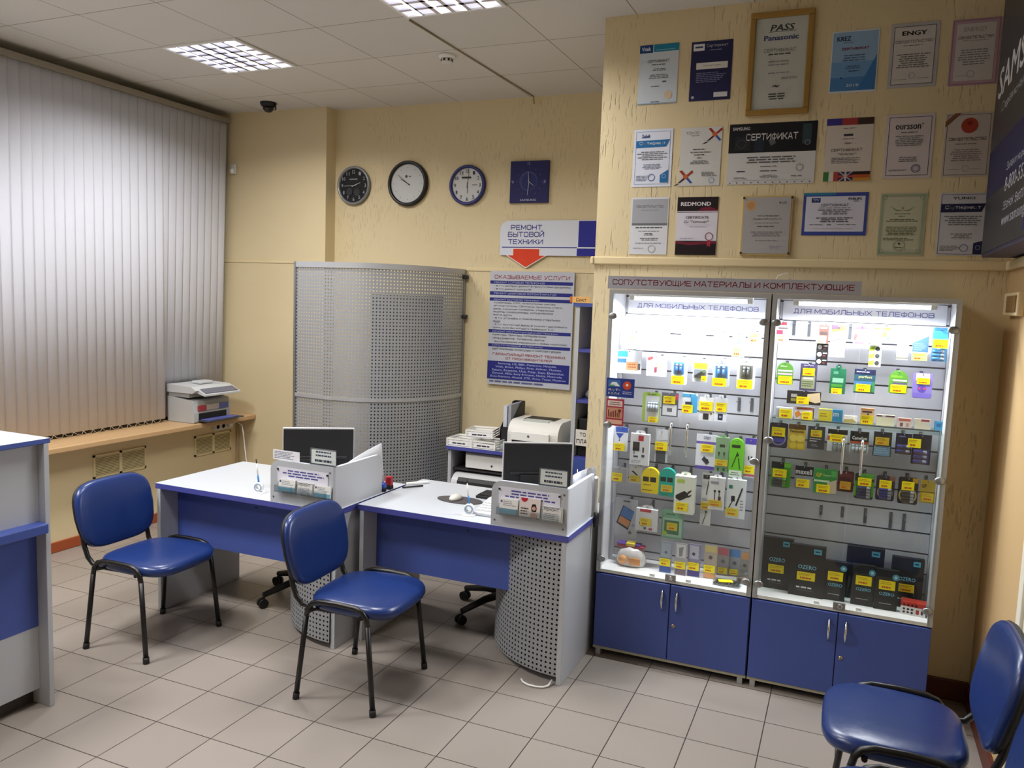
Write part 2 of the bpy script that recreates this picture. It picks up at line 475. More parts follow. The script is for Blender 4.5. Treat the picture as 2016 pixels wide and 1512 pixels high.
# =================================================================== SETTING
XB = -1.15
ZC, YC, YB, YR, XC, XR, XL = 3.384, 2.14, 3.455, 3.588, 1.60, 3.58, -2.06
YF, XE = -4.4, 5.2
b = MB(); b.box((-2.5, YF, -.08), (XE, 3.7, 0), M_FLOOR); struct(b.build('floor'))
b = MB(); b.box((-2.5, YF, ZC), (XE, 3.7, ZC+.08), M_CEIL); struct(b.build('ceiling'))
# window wall: radiator boxing below the sill, recessed wall with the window above
b = MB(); b.prism([(-2.5, 0), (XL, 0), (XL, .735), (-2.34, .735), (-2.34, ZC), (-2.5, ZC)], 'y', YF, YR+.1, M_WALL)
struct(b.build('wall_left'))
b = MB(); b.box((-2.34, YB, 0), (XB, 3.7, ZC), M_WALL); struct(b.build('wall_back'))
b = MB(); b.box((XB, YR, 0), (XC+.02, 3.7, ZC), M_BARK2); struct(b.build('wall_alcove'))
b = MB(); b.box((XC, YC, 0), (XE, 3.7, ZC), M_BARK); struct(b.build('wall_pillar'))
b = MB(); M_WALL_DIM = plaster_material('cream_paint_shaded', '#CBAC7E'); b.box((XR, 1.225, 0), (XE, YC, ZC), M_WALL_DIM); b.box((XR, .2, 2.08), (XE, 1.225, ZC), M_WALL_DIM)  # wall colour darkened to stand for the weak light on this side
b.box((XR, YF, 0), (XE, .2, ZC), M_WALL_DIM); struct(b.build('wall_right'))
b = MB(); b.box((-2.5, YF-.1, 0), (XE, YF, ZC), M_WALL); struct(b.build('wall_front'))
# window in the recess behind the blind
w1 = struct(thing('window_1', 'wooden windowsill and white window behind the vertical blind', 'window', (-2.2, 2, .735)))
b = MB(); b.box((-2.34, -.6, .737), (-1.865, YB-.001, .776), M_WOOD); b.build('window_sill', w1, bev=.006)
b = MB()
for y0, y1 in ((-.6, -.53), (.6, .66), (1.9, 1.96), (3.36, 3.43)): b.box((-2.338, y0, .785), (-2.30, y1, 3.25), M_WHITE)
for z0 in (.785, 3.19): b.box((-2.338, -.6, z0), (-2.30, 3.43, z0+.07), M_WHITE)
b.build('window_frame', w1)
b = MB(); b.box((-2.336, -.53, .85), (-2.325, 3.36, 3.19), mat('#11141C', .1)); b.build('window_pane', w1)
# rails, baseboards
def rail(name, a, c, depth):
    b = MB(); b.box(a, c, M_TRIM); struct(b.build(name, bev=.006))
zr = 2.075
rail('trim_1', (XC-.02, YC-.016, zr), (XR, YC, zr+.042), 0)
rail('trim_2', (XC-.02, YC-.022, zr), (XC, YR, zr+.042), 0)
rail('trim_3', (XB, YR-.007, zr+.005), (XC-.02, YR, zr+.032), 0)
rail('trim_4', (-2.33, YB-.006, zr+.032), (XB, YB, zr+.05), 0)
rail('trim_5', (XR-.022, 1.225, zr), (XR, YC-.022, zr+.042), 0)
b = MB(); b.box((XL, YF, 0), (XL+.015, YB, .075), M_BASE); struct(b.build('baseboard_left', bev=.005))
b = MB(); b.box((XL+.015, YB-.015, 0), (XB, YB, .075), M_BASE); struct(b.build('baseboard_back', bev=.005))
b = MB(); b.box((3.37, YC-.015, 0), (XR, YC, .105), M_BASED); struct(b.build('baseboard_pillar', bev=.005))
b = MB(); b.box((XR-.015, 1.3, 0), (XR, YC-.015, .105), M_BASED); struct(b.build('baseboard_right', bev=.005))
# pale door in the right wall
d1 = struct(thing('door_1', 'pale door in the right wall beside the chairs', 'door', (XR+.02, .7, 0)))
M_DOOR = mat('#E9E3D2', .45)
b = MB(); b.box((XR+.0, .27, .005), (XR+.04, 1.155, 2.02), M_DOOR); b.build('door_leaf', d1, bev=.004)
b = MB(); b.box((XR-.012, 1.155, 0), (XR+.06, 1.223, 2.075), M_DOOR); b.box((XR-.012, .202, 0), (XR+.06, .27, 2.075), M_DOOR); b.box((XR-.012, .27, 2.02), (XR+.06, 1.155, 2.075), M_DOOR)
b.build('door_frame', d1, bev=.004)
b = MB(); b.tube([(XR-.0, .36, 1.0), (XR-.045, .36, 1.0), (XR-.05, .48, 1.0)], .009, M_STEEL); b.build('door_handle', d1)

# =================================================================== LUMINAIRES
LP, SPREAD = 47, 154
def luminaire(x0, y0, label, k=1.0, light=True):
    t = thing('ceiling_light', label, 'ceiling light', (x0+.3, y0+.3, ZC-.012), group='square fluorescent ceiling lights')
    b = MB(); f = .022; z0 = ZC-.012; z1 = ZC-.001
    for a, c in (((x0+.003, y0+.003), (x0+.597, y0+f)), ((x0+.003, y0+.6-f), (x0+.597, y0+.597)), ((x0+.003, y0+f), (x0+f, y0+.6-f)), ((x0+.6-f, y0+f), (x0+.597, y0+.6-f))):
        b.box((a[0], a[1], z0), (c[0], c[1], z1), M_WHITE)
    b.build('frame', t)
    b = MB(); b.box((x0+f, y0+f, ZC-.003), (x0+.6-f, y0+.6-f, ZC-.001), mat('#E9E9FA', .3, 0, .5, 1.1)); b.build('diffuser', t)
    b = MB(); mlv = mat('#D8D8EA', .22, .75, .5)
    n = 6; w = .6-2*f
    for i in range(1, n):
        q = x0+f+w*i/n
        b.prism([(q-.012, ZC-.012), (q+.012, ZC-.012), (q, ZC-.0035)], 'y', y0+f, y0+.6-f, mlv)
        q = y0+f+w*i/n
        b.prism([(q-.012, ZC-.012), (q+.012, ZC-.012), (q, ZC-.0035)], 'x', x0+f, x0+.6-f, mlv)
    b.build('louver', t)
    for i in range(4):
        q = x0+.105+.13*i
        b = MB(); b.cyl((q, y0+.03, ZC-.007), (q, y0+.57, ZC-.007), .008, mat('#FFFFFF', .3, 0, .5, 9.0), 8); b.build('lamp_tube', t)
    if light:
        l = bpy.data.lights.new('luminaire', 'AREA'); l.shape = 'SQUARE'; l.size = .54; l.energy = LP*k; l.color = (1.0, .985, .97); l.spread = math.radians(SPREAD)
        o = bpy.data.objects.new('luminaire', l); COL.objects.link(o); o.parent = t; o.location = (0, 0, -.006)
    return t

EXPO = -.52
luminaire(-1.234, 1.814, 'square louvred ceiling light nearest the window blind')
luminaire(.566, 1.214, 'bright square louvred ceiling light cut by the top edge of the photo')
luminaire(-1.234, -.586, 'square louvred ceiling light over the reception counter', 2.0)
luminaire(-.034, -.586, 'square louvred ceiling light over the open floor before the blue chairs', .85)
luminaire(-.634, -2.986, 'square louvred ceiling light at the far front of the room', 1.0)
# =================================================================== BLIND
bl = thing('vertical_blind', 'tall off-white vertical blind covering the window', 'blind', (-2.15, 2, .8))
b = MB(); b.box((-2.19, -.4, 3.285), (-2.11, 3.40, 3.325), mat('#8C8476', .5)); b.build('head_rail', bl, bev=.004)
b = MB(); R = random.Random(4); y = -.38; i = 0
while y < 3.31:
    back = y > 2.64
    w = .097; ang = .13 + R.uniform(-.05, .05)
    xb = -2.215 if back else -2.15
    if back: ang = .08
    bow = .008
    pts = []
    def vane(u, q, y=y, ang=ang, xb=xb):
        s_ = (u-.5)*w; c_ = bow*(1-(2*u-1)**2)
        xx = (-2.15)*(q)+xb*(1-q)
        return (xx + sin(ang)*s_ + cos(ang)*c_, y + .045 + cos(ang)*s_, .806+(3.285-.806)*q)
    b.sheet(vane, 6, 1, M_VANE)
    y += .0785; i += 1
b.build('vanes', bl, solid=.0012)
b = MB(); R = random.Random(7); y = -.35
while y < 2.6:
    b.tube([(-2.125, y, .812), (-2.115, y+.02, .795-R.uniform(0, .010)), (-2.115, y+.06, .795-R.uniform(0, .010)), (-2.125, y+.0785, .812)], .0012, mat('#CFC4AC', .5), 5); y += .0785
b.build('bead_chain', bl)

# =================================================================== wall equipment
def vent(y0, y1, label):
    t = thing('vent_grille', label, 'vent', (XL, (y0+y1)/2, .48), group='cream vent grilles under the windowsill')
    m = mat('#DED0A4', .5)
    b = MB(); z0, z1 = .462, .632
    for a, c in (((y0, z0), (y1, z0+.014)), ((y0, z1-.014), (y1, z1)), ((y0, z0), (y0+.014, z1)), ((y1-.014, z0), (y1, z1)), (((y0+y1)/2-.012, z0), ((y0+y1)/2+.012, z1))):
        b.box((XL, a[0], a[1]), (XL+.012, c[0], c[1]), m)
    b.build('frame', t)
    b = MB(); b.box((XL, y0+.01, z0+.01), (XL+.003, y1-.01, z1-.01), mat('#8E8450', .8)); b.build('backing', t)
    b = MB(); n = 12
    for k in range(n):
        z = z0+.02+(z1-z0-.04)*k/(n-1)
        b.box((XL+.003, y0+.012, z-.0028), (XL+.009, y1-.012, z+.0028), m)
    b.build('slat', t)
vent(1.945, 2.415, 'cream two-panel vent grille under the sill behind the left blue chair')
vent(2.92, 3.345, 'cream two-panel vent grille under the sill below the printer')
t = thing('motion_sensor', 'small white motion sensor high in the back corner', 'sensor', (-2.10, YB, 2.87))
b = MB(); b.box((-2.135, YB-.03, 2.865), (-2.075, YB, 2.955), M_PLAST); b.build('housing', t, bev=.012)
b = MB(); b.lathe([(.024, 0), (.022, .01), (.012, .018), (0, .02)], Matrix.Translation((-2.105, YB-.03, 2.89)) @ Matrix.Rotation(PI/2, 4, 'X'), M_WHITE); b.build('lens', t)
t = thing('dome_camera', 'small black dome camera on the ceiling near the corner', 'security camera', (-1.55, 3.22, ZC))
b = MB(); b.lathe([(.065, 0), (.065, -.012), (.055, -.03), (.046, -.034)], Matrix.Translation((-1.55, 3.22, ZC)), M_BLKP); b.build('mount', t)
b = MB(); b.lathe([(.046, -.03), (.042, -.055), (.026, -.073), (0, -.08)], Matrix.Translation((-1.55, 3.22, ZC)), mat('#1C1212', .15)); b.build('dome', t)
b = MB(); b.tube([(-1.485, 3.22, ZC-.01), (-1.475, 3.22, ZC-.05), (-1.48, 3.215, ZC-.065)], .006, M_BLKP); b.build('bracket', t)
t = thing('smoke_detector', 'round white smoke detector on the ceiling', 'smoke detector', (.46, 2.49, ZC))
b = MB(); b.lathe([(.055, 0), (.055, -.012), (.05, -.02), (.036, -.022)], Matrix.Translation((.46, 2.49, ZC)), M_WHITE); b.build('base', t)
b = MB(); b.lathe([(.036, -.02), (.036, -.045), (.03, -.052), (0, -.054)], Matrix.Translation((.46, 2.49, ZC)), M_PLAST)
for k in range(8):
    a = k*PI/4; b.box((-.003, -.006, -.042), (.003, .006, -.028), M_DARK, Matrix.Translation((.46+.0355*cos(a), 2.49+.0355*sin(a), ZC)) @ Matrix.Rotation(a, 4, 'Z'))
b.build('chamber', t)
p0, p1 = at(806, 40, z=ZC-.006), at(1054, 193, z=ZC-.006)
p1.y = min(p1.y, YR-.02)
b = MB(); b.tube([p0, p1, p1+Vector((.004, .008, -.05))], .0045, mat('#9A8B6C', .6), 6)
tag(b.build('ceiling_cable'), 'thin cable running along the ceiling to the wall above the hanging sign', 'cable')
t = thing('wall_socket', 'triple white power socket on the wall just under the sill end', 'socket', (XL+.02, 3.24, .66))
b = MB(); b.box((XL, 3.135, .655), (XL+.03, 3.33, .718), M_PLAST); b.build('housing', t, bev=.006)
for k in range(3):
    yy = 3.165+.066*k
    b = MB(); b.lathe([(.023, 0), (.023, .004), (.018, .004), (.017, -.006), (0, -.006)], Matrix.Translation((XL+.03, yy, .687)) @ Matrix.Rotation(PI/2, 4, 'Y'), mat('#B9B4A4', .5), 20)
    b.cyl((XL+.024, yy-.008, .687), (XL+.0265, yy-.008, .687), .003, M_DARK, 8); b.cyl((XL+.024, yy+.008, .687), (XL+.0265, yy+.008, .687), .003, M_DARK, 8); b.build('outlet', t)
b = MB(); P = [(XL+.045, 3.30, .69), (XL+.10, 3.315, .72), (XL+.155, 3.32, .69), (XL+.17, 3.32, .62), (XL+.2, 3.32, .4), (XL+.27, 3.32, .15), (XL+.29, 3.32, .01)]
b.tube(P, .005, M_WHITE, 7); b.box((XL+.03, 3.285, .672), (XL+.06, 3.315, .702), M_WHITE)
tag(b.build('power_cord'), 'white power cord hanging from the wall socket in the corner', 'cord')
b = MB(); b.tube([(XL+.012, 3.42, .735), (XL+.012, 3.42, .01)], .007, mat('#C9B183', .6), 6)
tag(b.build('cable_conduit'), 'thin cream conduit running down the corner below the socket', 'conduit')
t = thing('mounted_junction_box', 'small cream junction box high on the right wall under the dark sign', 'junction box', (XR-.02, 1.83, 1.87))
b = MB(); b.box((XR-.03, 1.70, 1.87), (XR, 2.02, 1.97), M_TRIM); b.build('housing', t, bev=.006)
b = MB(); b.box((XR-.034, 1.72, 1.885), (XR-.03, 1.93, 1.955), mat('#8A6A3E', .6)); b.build('cover', t)

# =================================================================== printer on the sill
def mfp():
    L = Vector((-1.895, 2.75, .78)); t = thing('multifunction_printer', 'grey multifunction printer with flat scanner lid on the windowsill', 'printer', L)
    X = lambda v: -1.895+v    # v along +x (towards the room), body extends back to -2.25
    g1, g2, g3 = mat('#B9BCBE', .45), mat('#A3A5A8', .5), mat('#C9CCD0', .4)
    y0, y1 = 2.755, 3.165
    b = MB(); b.prism([(X(-.28), .779), (X(0), .779), (X(0), .86), (X(-.02), .96), (X(-.28), .99)], 'y', y0, y1, g1)
    b.build('body', t, bev=.012)
    b = MB(); b.prism([(X(-.28), 1.02), (X(-.01), 1.02), (X(.03), 1.045), (X(-.02), 1.075), (X(-.28), 1.085)], 'y', y0-.01, y1+.01, g3); b.build('scanner_lid', t, bev=.012)
    b = MB(); b.box((X(-.27), y0, .985), (X(-.05), y1, 1.022), g2); b.build('neck', t)
    b = MB(); b.prism([(X(-.02), 1.03), (X(.085), 1.0), (X(.085), 1.015), (X(-.01), 1.062)], 'y', y0+.03, y1+.03, g3)
    b.prism([(X(.0), 1.0585), (X(.075), 1.0235), (X(.075), 1.0265), (X(.0), 1.0615)], 'y', y0+.05, y1+.01, mat('#6E7080', .4))
    b.build('control_panel', t, bev=.004)
    b = MB(); b.box((X(-.008), y0+.05, .79), (X(.004), y1-.05, .855), M_BLKP); b.build('paper_slot', t)
    b = MB(); b.box((X(-.02), y0+.045, .790), (X(.105), y1+.05, .80), mat('#3C4048', .5)); b.box((X(.0), y0+.07, .80), (X(.09), y1, .806), mat('#5A60A8', .5)); b.build('output_tray', t, bev=.003)
    b = MB(); b.box((X(-.001), y0+.04, .875), (X(.008), y0+.13, .92), mat('#A83A44', .5)); b.box((X(-.001), y0+.13, .875), (X(.007), y1-.14, .92), mat('#B8B0A0', .5))
    b.box((X(-.001), y1-.14, .875), (X(.007), y1-.03, .92), mat('#5C629E', .5)); b.build('front_label', t)
    b = MB(); b.box((X(-.18), y0+.15, 1.08), (X(-.08), y0+.30, 1.105), g3); b.build('document_feeder', t, bev=.01)
mfp()

# =================================================================== COUNTER (left edge)
t = thing('reception_counter', 'tall light grey reception counter with blue ledge at the left edge', 'counter', (-.55, -.9, 0))
b = MB(); b.box6((-.92, -2.6, 1.178), (-.205, .217, 1.2), (M_TOP, M_BLUE)); b.build('countertop', t, bev=.003)
b = MB(); b.box((-.90, .185, 0), (-.205, .208, 1.178), M_LAM); b.build('end_panel', t, bev=.002)
b = MB(); b.box((-.265, -2.58, .835), (-.245, .184, 1.177), M_LAM); b.build('upper_front_panel', t)
b = MB(); b.box((-.30, -2.58, .79), (-.185, .186, .835), M_BLUE); b.build('ledge', t, bev=.006)
b = MB(); b.box((-.285, -2.58, .36), (-.265, .184, .79), M_BLUE); b.build('blue_front_panel', t)
b = MB(); b.box((-.285, -2.58, .075), (-.266, .184, .36), M_LAM); b.build('lower_front_panel', t)
b = MB(); b.box((-.33, -2.58, 0), (-.31, .184, .076), mat('#3A342C', .6)); b.build('toe_kick', t)

# =================================================================== CHAIRS
def sup(a, n=3.2):
    c, s_ = cos(a), sin(a)
    return (abs(c)**(2/n)*(1 if c >= 0 else -1), abs(s_)**(2/n)*(1 if s_ >= 0 else -1))
def chair(label, loc, rotz, proto=None):
    G = 'blue vinyl visitor chairs'
    if proto:
        r = proto.copy(); COL.objects.link(r); r.location = loc; r.rotation_euler = (0, 0, rotz); r['label'] = label
        for c in proto.children:
            k = c.copy(); COL.objects.link(k); k.parent = r
            for g in c.children:
                h = g.copy(); COL.objects.link(h); h.parent = k
        return r
    t = thing('visitor_chair', label, 'chair', (0, 0, 0), 0, G)
    N = 48
    rings = [(.86, .425), (.97, .43), (1.0, .445), (.995, .462), (.965, .474), (.88, .481), (.6, .485), (.3, .486)]
    def sx(q): return .022+q*(.235 if q > 0 else .218)
    vs = []
    for k, z in rings:
        for i in range(N):
            a = 2*PI*i/N; ux, uy = sup(a, 3.8)
            x = sx(ux*k); yw = .243-.02*max(0, -ux)
            dz = -.012*max(0, ux*k-.55)*2.0 + .004*(1-(k*uy)**2)*0
            vs.append((x, uy*k*yw, z+dz))
    nr = len(rings)
    b = MB(); b.add(vs, [(i*N+j, i*N+(j+1) % N, (i+1)*N+(j+1) % N, (i+1)*N+j) for i in range(nr-1) for j in range(N)], M_VINYL, True)
    b.f.append(tuple((nr-1)*N+j for j in range(N))); b.mi.append(0); b.sm.append(True)
    b.f.append(tuple(j for j in range(N))[::-1]); b.mi.append(0); b.sm.append(False)
    b.build('seat', t, local=True)
    b = MB(); pts = [(.022+.19*sup(2*PI*i/N)[0], .2*sup(2*PI*i/N)[1]) for i in range(N)]
    b.prism(pts, 'z', .412, .428, M_BLKP); b.build('seat_pan', t, local=True)
    # backrest: curved pad, tapering to the bottom
    def outline(a):
        ux, uz = sup(a, 4.2)
        wd = .247-.012*max(0, uz)**3 if uz > 0 else .247-.03*(-uz)**1.3
        return ux*wd, uz*(.175 if uz > 0 else .17)+.008
    def backpt(yy, zz, off):
        h = (zz+.175)/.35
        x = -.245 - .075*h - .03*(h-.5)**2*0 + .16*yy*yy*4*.33 + off
        return (x, yy, .655+zz)
    def pad(b, rings, m):
        vs = []
        for k, off in rings:
            for i in range(N):
                yy, zz = outline(2*PI*i/N); vs.append(backpt(yy*k, zz*k, off))
        nr = len(rings)
        b.add(vs, [(i*N+j, i*N+(j+1) % N, (i+1)*N+(j+1) % N, (i+1)*N+j) for i in range(nr-1) for j in range(N)], m, True)
        b.add(vs[(nr-1)*N:], [tuple(range(N))], m, True); b.add(vs[:N], [tuple(range(N))[::-1]], m, True)
    b = MB(); pad(b, [(.985, .0), (1.0, .006), (.995, .018), (.965, .028), (.9, .033), (.7, .037), (.45, .038), (.2, .038)], M_VINYL); b.build('backrest', t, local=True)
    b = MB(); pad(b, [(.5, -.026), (.85, -.024), (.98, -.014), (1.012, .0), (1.0, .004)], M_BLKP); b.build('back_shell', t, local=True)
    for s_ in (-1, 1):
        rail_ = [(.158, s_*.243, .40), (.150, s_*.243, .435), (.128, s_*.243, .462), (.09, s_*.243, .474), (.0, s_*.243, .477), (-.09, s_*.243, .474), (-.128, s_*.243, .462), (-.150, s_*.243, .435), (-.158, s_*.243, .40)]
        b = MB(); b.tube(rail_, .0125, M_BLACK, 10); b.build('side_rail', t, local=True)
        for f in (1, -1):
            b = MB(); b.tube([(f*.158, s_*.243, .402), (f*.2, s_*.257, .018)], .0125, M_BLACK, 10); lg = b.build('leg', t, local=True)
            b = MB(); b.tube([(f*.1985, s_*.2565, .03), (f*.2018, s_*.2578, 0)], .0155, M_BLKP, 10); b.build('foot_cap', lg, local=True)
        b = MB(); b.tube([(-.05, s_*.185, .418), (-.16, s_*.19, .418), (-.215, s_*.195, .428), (-.243, s_*.2, .46), (-.262, s_*.205, .52), (-.285, s_*.205, .63), (-.312, s_*.2, .76)], .0125, M_BLACK, 10); b.build('back_tube', t, local=True)
    for f in (.12, -.13):
        b = MB(); b.tube([(f, -.243, .43), (f, -.18, .418), (f, .18, .418), (f, .243, .43)], .01, M_BLACK, 8); b.build('crossbar', t, local=True)
    t.location = loc; t.rotation_euler = (0, 0, rotz)
    return t
ch = chair('blue vinyl chair facing right in front of the left desk, nearest the counter', (-.38, .93, 0), .03)
chair('blue vinyl chair facing right in front of the right desk, mid-floor', (.888, .996, 0), .05, ch)
chair('blue vinyl chair at bottom right with its back to the right wall', (3.19, .80, 0), PI+.0, ch)
chair('blue vinyl chair cut off by the bottom right corner of the photo', (3.2, .20, 0), PI, ch)

# =================================================================== DESKS
def perf_arc(name, parent, cx, cy, r, a0, a1, z0, z1, n=24, yend=None):
    b = MB(); L = r*abs(a1-a0)
    b.sheet(lambda u, q: (cx+r*cos(a0+(a1-a0)*u), cy+r*sin(a0+(a1-a0)*u), z0+(z1-z0)*q), n, 1, M_PERF, True, lambda u, q: (u*L, q*(z1-z0)))
    return b.build(name, parent)
def screw(b, x, y, z, m=None): b.cyl((x, y, z), (x, y-.003, z), .005, m or M_DARK, 10)
def desk(label, x0, x1, yf, yb, lx0, first):
    t = thing('office_desk', label, 'desk', ((x0+x1)/2, (yf+yb)/2, 0))
    b = MB(); b.box6((x0, yf, .718), (x1, yb, .75), (M_TOP, M_EDGE)); b.build('desktop', t, bev=.004)
    b = MB(); b.box((x0+.015, yf+.0, 0), (x0+.04, yb-.08, .718), M_LAM); b.build('side_panel', t, bev=.002)
    b = MB(); b.box((x1-.035, yf+.03 if first else yf+.005, 0), (x1-.01, yb-.05, .718), M_LAM); b.build('side_panel', t, bev=.002)
    b = MB(); b.box((x0+.04, yf+.13, .38), (x1-.035, yf+.148, .718), M_BLUE); screw(b, (x0+x1)/2, yf+.13, .66); b.build('modesty_panel', t)
    cx, cy = x1-.036, yf+.535; r = .515
    perf_arc('perforated_pedestal', t, cx, cy, r, -PI/2+.002, -PI, .035, .716)
    b = MB(); b.tube([(cx+(r-.008)*cos(-PI/2-PI/2*i/20), cy+(r-.008)*sin(-PI/2-PI/2*i/20), .036) for i in range(21)], .006, M_DARK, 6); b.build('pedestal_rim', t)
    b = MB(); b.sheet(lambda u, q: (cx+(r-.014)*cos(-PI/2-PI/2*u), cy+(r-.014)*sin(-PI/2-PI/2*u), .04+.672*q), 24, 1, mat('#1C1C1E', .8)); b.build('pedestal_shade_sheet', t)  # dark sheet added behind the holes, standing for the unlit inside
    # raised ledge screen: front panel with rounded corner and side panel
    lx1 = x1-.012; z0 = .75; zt = .978; zs = .975
    arc = [(lx0+.055-.055*cos(a), zt-.055+.055*sin(a)) for a in [PI/2*i/6 for i in range(7)]]
    b = MB(); b.prism([(lx1, z0), (lx0, z0)] + arc + [(lx1, zt)], 'y', yf+.004, yf+.024, M_LAM)
    for sx_, sz in ((lx1-.02, zt-.03), (lx1-.02, z0+.03), (lx0+.02, z0+.03)): screw(b, sx_, yf+.004, sz, mat('#6F7275', .4, .6))
    b.build('ledge_front', t, bev=.003)
    yb2 = yf+.47
    arc = [(yb2-.05+.05*sin(a), zs-.05+.05*cos(a)) for a in [PI/2*i/6 for i in range(7)]]
    b = MB(); b.prism([(yf+.024, z0), (yf+.024, zs)] + arc + [(yb2, z0)], 'x', lx1-.02, lx1, mat('#C9CCD3', .4)); b.build('ledge_side', t, bev=.003)
    return t
desk('grey and blue desk nearest the window with a raised ledge screen', -.665, .562, 1.205, 1.93, .152, True)
desk('grey and blue desk beside the showcase with a raised ledge screen', .578, 1.765, 1.392, 2.10, 1.355, False)
b = MB(); b.tube([(1.56, 1.37, .006), (1.58, 1.345, .006), (1.61, 1.33, .006), (1.65, 1.328, .006), (1.685, 1.338, .006), (1.705, 1.36, .008), (1.71, 1.40, .02)], .005, M_WHITE, 6)
tag(b.build('floor_cable'), 'short white cable loop on the floor under the right pedestal', 'cable')

# name plates, monitors and desk items
def monitor(label, a, bb, ztop, h):
    a = Vector(a); bb = Vector(bb); d = bb-a; w = d.length; rz = math.atan2(d.y, d.x)
    c = (a+bb)/2
    t = thing('computer_monitor', label, 'monitor', (c.x, c.y, .75), rz)
    zt = ztop-.75; zb = zt-h
    b = MB(); b.box((-w/2, .0, zb), (w/2, .02, zt), mat('#C9CBD0', .35)); b.build('bezel', t, local=True, bev=.004)
    b = MB(); b.box((-w/2+.006, -.016, zb+.006), (w/2-.006, .0, zt-.006), M_BLKP); 
    b.box((-w/2+.04, -.022, zb+h*.42), (w/2-.04, -.016, zb+h*.47), M_DARK); b.box((-w/4, -.04, zb+.02), (w/4, -.016, zb+h*.42), M_BLKP); b.build('back_cover', t, local=True, bev=.005)
    b = MB(); b.box((-w/2+.018, .0205, zb+.018), (w/2-.018, .0215, zt-.018), mat('#0B0D12', .1)); b.build('screen', t, local=True)
    b = MB(); b.box((-.03, -.05, .0), (.03, -.03, zb+.09), M_BLKP); b.box((-.11, -.1, 0), (.11, .08, .012), M_BLKP); b.build('stand', t, local=True, bev=.004)
monitor('black monitor seen from behind on the desk nearest the window', (.02, 1.47), (.355, 1.685), 1.1, .30)
monitor('black monitor seen from behind on the desk beside the showcase', (1.25, 1.765), (1.585, 1.945), 1.1, .30)

def sheet_on(px, y, label, name, cat, paper, ops, t=.002, tilt=0, group=None, parts=None):
    """flat printed thing from pixel box corners on plane y"""
    x0, y0, x1, y1 = px
    A = at(x0, (y0+y1)/2, y=y); B = at(x1, (y0+y1)/2, y=y); T = at((x0+x1)/2, y0, y=y); Bt = at((x0+x1)/2, y1, y=y)
    w = B.x-A.x; h = T.z-Bt.z
    P = Print(w, h, t, paper); P.ops(ops)
    o = P.build(name, origin=(0, 0, 0)); place(o, (A.x, y, Bt.z))
    tag(o, label, cat, group); return o
def nameplate(px, y, label, zs):
    x0, y0, x1, y1 = px
    A = at(x0, (y0+y1)/2, y=y); B = at(x1, (y0+y1)/2, y=y); T = at((x0+x1)/2, y0, y=y)
    w = B.x-A.x; h = T.z-zs
    t = thing('name_plate', label, 'name plate', ((A.x+B.x)/2, y, zs+.001), .0, 'acrylic name plates on the desk ledges')
    P = Print(w-.012, h-.012, .001, '#F4F5F8'); P.lines(.06, .06, .94, .55, 2, '#3A4A66', 3, .45, True); P.lines(.06, .62, .94, .95, 1, '#22304A', 9, .5, True)
    o = P.build('paper_insert', t, local=True); o.location = (-w/2+.006, -.003, .007)
    b = MB(); b.box((-w/2, -.006, 0), (w/2, -.0045, h), M_GLASS); b.box((-w/2, -.006, -.0), (w/2, .008, .004), M_ACRYL); b.build('acrylic_holder', t, local=True)
    b = MB(); m = mat('#5A6068', .4)
    for a_, c_ in (((-w/2, 0), (-w/2+.0035, h)), ((w/2-.0035, 0), (w/2, h)), ((-w/2, h-.0035), (w/2, h)), ((-w/2, 0), (w/2, .0035))): b.box((a_[0], -.0075, a_[1]), (c_[0], -.006, c_[1]), m)
    b.build('edge', t, local=True)
nameplate((612, 884, 664, 915), 1.222, 'acrylic name plate standing on the ledge of the left desk', .978)
nameplate((1062, 924, 1119, 955), 1.409, 'acrylic name plate standing on the ledge of the right desk', .978)
sheet_on((538, 893, 590, 912), 1.222, 'white paper notice standing at the left end of the left ledge', 'paper_notice', 'notice', '#E4E4EA', [('l', .06, .1, .95, .9, 5, '#6A6F8A')]).location.z = .979

def card_holder(y, x0, x1, z0, z1, label, seed):
    t = thing('card_holder', label, 'card holder', ((x0+x1)/2, y, z0), group='card holders on the ledge fronts')
    w = x1-x0
    P = Print(w, (z1-z0)*.62, .0015, '#DDDDEA'); P.lines(.08, .10, .95, .62, 3, '#4A4C96', seed, .5, True, .12)
    o = P.build('notice_strip', t, local=True); o.location = (-w/2, -.001, (z1-z0)*.38)
    b = MB(); h = .052
    b.box((-w/2, -.03, 0), (w/2, -.028, h*.7), M_ACRYL); b.box((-w/2, -.03, 0), (w/2, -.001, .003), M_ACRYL)
    for k in range(4): b.box((-w/2+w*k/3-.001, -.03, .0), (-w/2+w*k/3+.001, -.001, h*.7), M_ACRYL)
    b.build('acrylic_pocket', t, local=True)
    for s_ in (-1, 1):
        b = MB(); b.cyl((s_*(w/2-.004), 0, z1-z0-.012), (s_*(w/2-.004), -.008, z1-z0-.012), .005, M_BLKP, 10); b.build('fixing_knob', t, local=True)
    return t
def cards(x0, x1, z0, z1, y, label, ops, paper, n=8):
    w, h = x1-x0, z1-z0
    P = Print(w, h, .010, paper); P.ops(ops); o = P.build('business_cards', origin=(0, 0, 0)); place(o, (x0, y-.012, z0))
    o.rotation_euler = (math.radians(-7), 0, 0)
    tag(o, label, 'cards', 'stacks of cards in the ledge holders')
GEN = [('l', .2, .12, .92, .5, 3, '#8C90A0'), ('d', .1, .2, .06, '#5A6080'), ('r', 0, .66, 1, 1, '#6FA3B8')]
REM = [('t', 'РЕМОНТ', .1, .08, .82, .30, '#333336', .02), ('f', .02, .02, '#55585C'), ('l', .1, .42, .9, .9, 4, '#8A8C90')]
